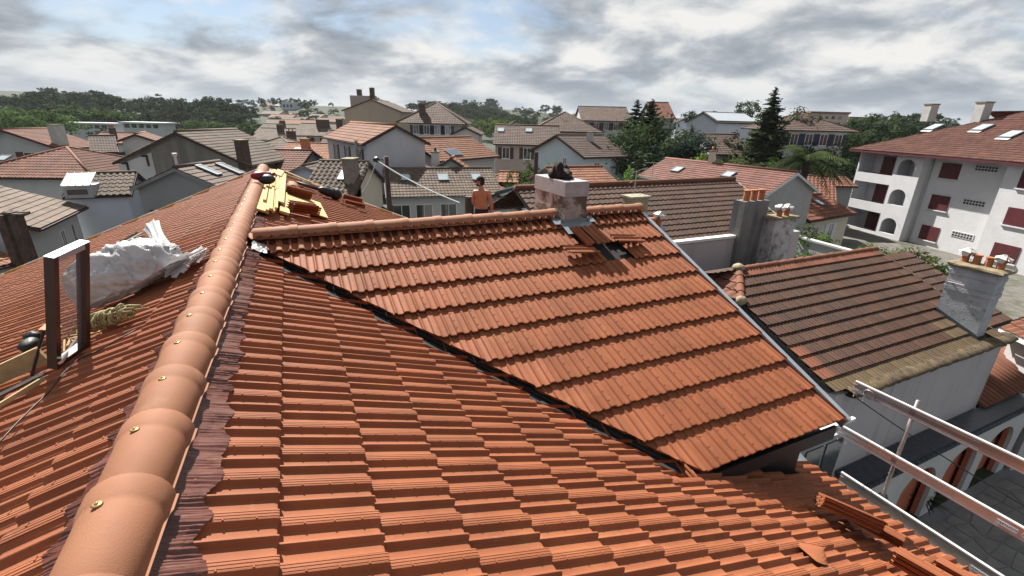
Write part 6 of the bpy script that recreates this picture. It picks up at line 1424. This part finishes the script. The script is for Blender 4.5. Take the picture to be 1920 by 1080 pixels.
def tree(name, label, u, vtop, D, w, zb_, kind, ncl=46, nlf=46, leaf=.28, group=None, cat='tree', seedv=1, zbase=None, squash=.5):
    rnd = random.Random(seedv); t = AY(u, vtop, D); gz = terr(t.x, t.y) if zbase is None else zbase; h = t.z - gz; cz_ = gz + h * zb_; rz = (t.z - cz_) / 2
    root = emp(name, label, cat, V((t.x, t.y, gz)), group); mb = MB(); trunk(mb, V((t.x, t.y, gz)), V((t.x, t.y, cz_ + rz)), max(.08, h * .022), rnd); part('trunk', mb, M_BARK, root, smooth=True)
    mb = MB(); crown(mb, V((t.x, t.y, cz_ + rz)), w / 2, w / 2, rz * .92, int(ncl * 1.25), int(nlf * 1.5), leaf * .75, rnd); part('crown', mb, LM[kind], root); return root
def conifer(name, label, u, vtop, D, w, kind, seedv=1, group=None, tiers=34, droop=.28, z0=.06):
    rnd = random.Random(seedv); t = AY(u, vtop, D); gz = terr(t.x, t.y); h = t.z - gz; root = emp(name, label, 'tree', V((t.x, t.y, gz)), group); mb = MB(); b = V((t.x, t.y, gz)); mb.tube([b, b + UP * h * .98], [h * .018, .03], 8); part('trunk', mb, M_BARK, root, smooth=True)
    mb = MB()
    for k in range(tiers):
        f = z0 + (1 - z0) * ((k + rnd.uniform(-.5, .5)) / tiers); L_ = (w / 2) * (1 - f) ** .85 * rnd.uniform(.65, 1.12) + .12; nb = 6 if f < .8 else 5; ph = rnd.uniform(0, 6)
        for j in range(nb):
            a = ph + j * 6.283 / nb + rnd.uniform(-.25, .25); d = V((math.cos(a), math.sin(a), 0)); l_ = L_ * rnd.uniform(.7, 1.15); tt = rnd.uniform(-.4, .4); sd = d.cross(UP); jz = rnd.uniform(-.5, .5) * h / tiers * 1.5
            n = 6
            for i in range(n):
                x = (i + .6) / n; p = b + UP * (h * f + jz) + d * (l_ * x) + UP * (-droop * l_ * x + .22 * l_ * x * x); s_ = l_ * .30 * (1.1 - x * .6) + .08
                for q in range(3): leafq(mb, p + sd * rnd.uniform(-.6, .6) * s_ + UP * rnd.uniform(-.25, .15) * s_, V((rnd.uniform(-.6, .6), rnd.uniform(-.6, .6), 1)), s_ * rnd.uniform(.5, .95), rnd, tt + rnd.uniform(-.2, .2))
    part('crown', mb, LM[kind], root); return root
# the wood on the left hill and other far woods: one mass each
def wood(name, label, pts, kind, seedv, leaf=1.0):
    rnd = random.Random(seedv); mb = MB()
    for (x, y, h, w) in pts:
        gz = terr(x, y); rz = h * .42; crown(mb, V((x, y, gz + h - rz)), w / 2, w / 2, rz, 36, 26, leaf * w / 15, rnd, .5)
    o = thing(name, mb, LM[kind], label, 'wood', kind='stuff'); return o
def band(u0, u1, n, D0, D1, vt, rnd, hmin, hmax):
    out = []
    for k in range(n):
        u = u0 + (u1 - u0) * (k + rnd.uniform(-.4, .4)) / n; D = rnd.uniform(D0, D1); v = vt(u) + rnd.uniform(-5, 5); t = AY(u, v, D); gz = terr(t.x, t.y); h = min(max(t.z - gz, hmin), hmax); out.append((t.x, t.y, h, rnd.uniform(.8, 1.25) * h))
    return out
def scatter(n, u0, u1, D0, D1, rnd, h0, h1):
    out = []
    for k in range(n):
        D = rnd.uniform(D0, D1); p = AY(rnd.uniform(u0, u1), 222, D); h = rnd.uniform(h0, h1); out.append((p.x, p.y, h, h * rnd.uniform(.8, 1.3)))
    return out
rnd = random.Random(5)
def top_l(u): return 178 - 8 * math.sin(u / 60) + max(0, u - 330) * .16 + 4 * math.sin(u / 17)
wood('wood', 'dark pine wood covering the hill on the left', band(-40, 480, 46, 215, 245, top_l, rnd, 4, 22) + band(-40, 470, 40, 195, 215, lambda u: top_l(u) + 22, rnd, 6, 16) + band(-40, 500, 40, 175, 195, lambda u: top_l(u) + 44, rnd, 5, 13), 'dark', 6)
wood('wood', 'lighter green broadleaf belt in front of the dark pine wood', band(-20, 230, 18, 158, 170, lambda u: 203 + 4 * math.sin(u / 30), rnd, 6, 12) + band(350, 480, 12, 150, 170, lambda u: 228, rnd, 3, 7), 'mid', 7)
wood('wood', 'far wooded hill in the middle of the skyline', band(770, 800, 4, 330, 360, lambda u: 200, rnd, 6, 14) + band(800, 940, 44, 360, 400, lambda u: 194 + max(0, u - 880) * .30, rnd, 6, 20) + band(790, 960, 36, 320, 360, lambda u: 205 + max(0, u - 880) * .12, rnd, 5, 16) + band(850, 1010, 26, 290, 330, lambda u: 214 + max(0, u - 880) * .04, rnd, 4, 12), 'dark', 8)
wood('wood', 'bright green trees at the foot of the far wooded hill', band(845, 965, 12, 200, 240, lambda u: 221, rnd, 4, 9), 'bright', 9)
wood('wood', 'low dark tree line along the horizon on the right', scatter(70, 700, 1150, 240, 620, rnd, 5, 10) + scatter(60, 1150, 1900, 160, 500, rnd, 6, 11) + band(940, 1110, 16, 350, 450, lambda u: 219, rnd, 5, 10) + band(1620, 1760, 14, 170, 220, lambda u: 218 + 5 * math.sin(u / 9), rnd, 8, 18), 'dark', 10)
wood('wood', 'trees scattered between the houses of the far hillside', band(470, 630, 14, 240, 330, lambda u: 208 + 8 * math.sin(u), rnd, 3, 6) + band(455, 600, 14, 300, 330, lambda u: 200, rnd, 5, 10) + scatter(26, 455, 650, 200, 350, rnd, 2.2, 4.2), 'dark', 11)
# meadow strip
a, b = AZ(140, 262, .5), AZ(300, 262, .5); mb = MB(); mb.quad(V((-150, 95, .05)), V((-60, 95, .05)), V((-75, 150, .05)), V((-190, 150, .05))); o = part('meadow', mb, mat('meadow_grass', (.16, .19, .04), .95, .3, .4)); o['kind'] = 'structure'
# single trees
tree('round_tree', 'round leafy green tree in front of the left modern block', 60, 205, 128, 17, .18, 'mid', 60, 50, .62, seedv=2)
tree('street_tree', 'small umbrella shaped tree at the edge of the meadow', 183, 240, 110, 5, .45, 'dark', 22, 30, .35, seedv=3)
tree('garden_shrub', 'dark rounded shrub standing behind the speckled roof', 606, 290, 31, 3.2, .2, 'dark', 34, 44, .14, seedv=4, cat='shrub')
tree('garden_shrub', 'dark bush in the street gap by the tall white house', 664, 302, 38, 2.6, .1, 'dark', 26, 40, .15, seedv=5, cat='shrub')
conifer('cedar_tree', 'dark conifer with a ragged top left of the blue hall', 1196, 187, 58, 11.5, 'dark', 6, tiers=60)
conifer('cedar_tree', 'second dark conifer with spiky upturned top beside the blue hall', 1224, 186, 56, 12, 'dark', 7, tiers=60, droop=-.1)
tree('cedar_mass', 'broad dark bluish evergreen tree below the two conifers', 1222, 228, 50, 10.5, .05, 'dark', 90, 70, .36, seedv=8)
tree('cedar_mass', 'broad blue green cedar in front of the blue hall', 1290, 248, 48, 7, .05, 'blue', 80, 70, .32, seedv=9)
tree('cypress', 'small dark cypress at the corner of the blue hall', 1300, 226, 60, 1.8, .1, 'dark', 30, 40, .2, seedv=10)
tree('roof_tree', 'dark spreading tree top showing behind the pale hall roof', 1310, 202, 100, 9, .4, 'dark', 30, 40, .5, seedv=11)
tree('roof_tree', 'olive green rounded tree behind the hall roof', 1408, 191, 120, 10, .3, 'mid', 40, 44, .55, seedv=12)
tree('roof_tree', 'pale green tree between the spruce and the far apartments', 1508, 214, 130, 9, .3, 'olive', 36, 40, .5, seedv=13)
conifer('spruce_tree', 'tall dark spruce with a pointed top rising above the houses', 1456, 163, 56, 11.5, 'dark', 14, tiers=80, droop=.34)
tree('dark_tree', 'dense dark tree filling the gap right of the spruce', 1488, 206, 62, 8, .1, 'dark', 60, 60, .34, seedv=15)
tree('dark_tree', 'dark bushy tree in front of the hall wall', 1378, 248, 60, 5, .05, 'dark', 34, 44, .3, seedv=16)
tree('dark_tree', 'dense dark tree behind the palm', 1545, 262, 58, 9.5, .03, 'dark', 90, 70, .36, seedv=17)
tree('dark_tree', 'tall dark tree at the left end of the apartment roof', 1606, 232, 66, 10, .03, 'dark', 100, 66, .42, seedv=18)
tree('dark_tree', 'dark tree topping the hedge beside the apartment roof', 1660, 214, 78, 11, .1, 'dark', 50, 50, .5, seedv=19)
tree('leafy_shrub', 'bright yellow green shrub behind the pinkish brown roof', 1322, 288, 40, 5.5, .15, 'bright', 50, 50, .22, seedv=20, cat='shrub')
tree('leafy_shrub', 'sparse grey olive shrub in front of the spruce', 1398, 292, 38, 5, .15, 'olive', 46, 44, .2, seedv=21, cat='shrub')
tree('leafy_shrub', 'bright low shrub right of the sparse olive one', 1450, 305, 40, 4, .1, 'mid', 40, 44, .2, seedv=22, cat='shrub')
tree('leafy_shrub', 'round green shrub beside the pale blue house', 1182, 300, 34, 3, .1, 'mid', 40, 44, .16, seedv=23, cat='shrub')
tree('leafy_shrub', 'bright green bush under the tv aerial', 1240, 326, 27, 2.2, .05, 'bright', 30, 40, .14, seedv=24, cat='shrub')
tree('leafy_shrub', 'bright green tree beside the pale blue gable', 1020, 296, 36, 3.6, .15, 'bright', 44, 46, .17, seedv=25, cat='shrub')
tree('leafy_shrub', 'dark small tree below the beige house windows', 998, 290, 40, 2.6, .1, 'dark', 30, 40, .16, seedv=26, cat='shrub')
tree('leafy_shrub', 'low green bush below the beige brown house', 975, 312, 38, 3.5, .05, 'mid', 36, 40, .16, seedv=27, cat='shrub')
tree('leafy_shrub', 'tree in front of the brown villa roofs', 1078, 243, 66, 6, .2, 'mid', 40, 40, .3, seedv=28)
tree('leafy_shrub', 'tree hiding the foot of the large white house', 1150, 252, 70, 6, .2, 'dark', 40, 40, .3, seedv=29)
tree('hedge_bush', 'bright clipped hedge below the cream cottage', 965, 385, 22, 1.8, .3, 'bright', 26, 40, .08, seedv=30, cat='hedge')
tree('ivy_bush', 'sunlit ivy climbing behind the flaking white chimney', 1505, 424, 24, 4.6, .25, 'mid', 60, 60, .15, seedv=31, cat='ivy')
tree('ivy_bush', 'small tuft of ivy between the two neighbour chimneys', 1434, 415, 19.5, 1.0, .5, 'bright', 16, 30, .08, seedv=32, cat='ivy')
tree('yellow_shrub', 'yellowish shrub against the foot of the apartment block', 1712, 461, 23, 3.4, .25, 'olive', 70, 60, .13, seedv=33, cat='shrub')
for u, v, D, w, k, lb, sd in ((1895, 650, 20.5, 3.4, 'mid', 'sunlit leafy garden tree right of the mauve wall', 34), (1930, 640, 23, 5, 'mid', 'large leafy tree at the right edge behind the arcade roof', 35), (1868, 735, 18.6, 1.5, 'olive', 'low dry bush at the foot of the mauve wall corner', 36)):
    tree('garden_tree', lb, u, v, D, w, .12, k, 60, 60, .13, seedv=sd)
for k, (u, v, D, w) in enumerate(((1640, 455, 27, 3.0), (1675, 470, 25, 2.4), (1745, 478, 24, 2.2))):
    tree('garden_bush', ['dark bush below the balconies of the apartment block', 'low dark bush left of the yellowish shrub', 'low dark bush right of the yellowish shrub'][k], u, v, D, w, .1, 'mid', 50, 50, .14, seedv=60 + k, cat='shrub')
# palm
def palm(u, v, D, label):
    rnd = random.Random(3); t = AY(u, v, D); gz = 0; root = emp('palm_tree', label, 'tree', V((t.x, t.y, gz))); mb = MB(); hub = V((t.x, t.y, t.z - 1.2)); mb.tube([V((t.x, t.y, gz)), hub], [.35, .28], 10); part('trunk', mb, M_BARK, root, smooth=True)
    for k in range(38):
        a = rnd.uniform(0, 6.283); el = rnd.uniform(-.2, 1.35); L_ = rnd.uniform(2.6, 3.4); d = V((math.cos(a), math.sin(a), 0)); mb = MB(); prev = hub; sd = d.cross(UP); tt = rnd.uniform(-.4, .5)
        pts = []
        for i in range(11):
            x = i / 10; pts.append(hub + d * (L_ * x * math.cos(el * (1 - .3 * x))) + UP * (L_ * (math.sin(el) * x - .62 * x * x)))
        for i in range(10):
            p, q = pts[i], pts[i + 1]; w = .55 * math.sin(math.pi * (.12 + .83 * (i + .5) / 10))
            for s in (-1, 1):
                for m_ in (0, .5):
                    o_ = p.lerp(q, m_); mb.quad(o_, o_ + (q - p) * .28, o_ + (q - p) * .9 + sd * s * w - UP * w * .45, o_ + (q - p) * .75 + sd * s * w - UP * w * .5, tt + rnd.uniform(-.2, .2))
        mb.tube(pts, [.025] * 10 + [.008], 4); part('frond', mb, LM['palm'], root)
palm(1520, 270, 37, 'date palm with arching fronds in front of the dark trees')
# yucca in the courtyard
yp = AZ(1722, 955, .02); root = emp('yucca_plant', 'spiky dark yucca standing in the shaded courtyard', 'plant', V((yp.x, yp.y, 0))); rnd = random.Random(12)
mb = MB(); mb.tube([V((yp.x, yp.y, 0)), V((yp.x, yp.y, .5))], .07, 8); part('stem', mb, M_BARK, root)
mb = MB()
for k in range(70):
    a = rnd.uniform(0, 6.28); el = rnd.uniform(-.3, 1.3); d = V((math.cos(a) * math.cos(el), math.sin(a) * math.cos(el), math.sin(el))); b = V((yp.x, yp.y, .5)); s = d.cross(UP).normalized() * .03; L_ = rnd.uniform(.5, .8); mb.quad(b - s, b + s, b + d * L_ + s * .2 - UP * .1, b + d * L_ - s * .2 - UP * .1, rnd.uniform(-.3, .3))
part('leaves', mb, LM['dark'], root)

# ================================================================ air
mb = MB(); mb.boxp(V((-1600, -120, -7)), V((3400, 0, 0)), V((0, 4300, 0)), UP * 62)
me = bpy.data.meshes.new('haze'); me.from_pydata([tuple(v) for v in mb.v], [], mb.f)
hm = bpy.data.materials.new('thin_haze'); hm.use_nodes = True; hm.node_tree.nodes.clear()
ho = hm.node_tree.nodes.new('ShaderNodeOutputMaterial'); hv_ = hm.node_tree.nodes.new('ShaderNodeVolumePrincipled'); hv_.inputs['Color'].default_value = (.86, .91, .97, 1); hv_.inputs['Density'].default_value = .0001; hv_.inputs['Anisotropy'].default_value = .2
hm.node_tree.links.new(hv_.outputs[0], ho.inputs['Volume']); me.materials.append(hm)
o = bpy.data.objects.new('haze', me); COL.objects.link(o); o['kind'] = 'stuff'; o['label'] = 'thin pale haze over the whole town'; o['category'] = 'haze'
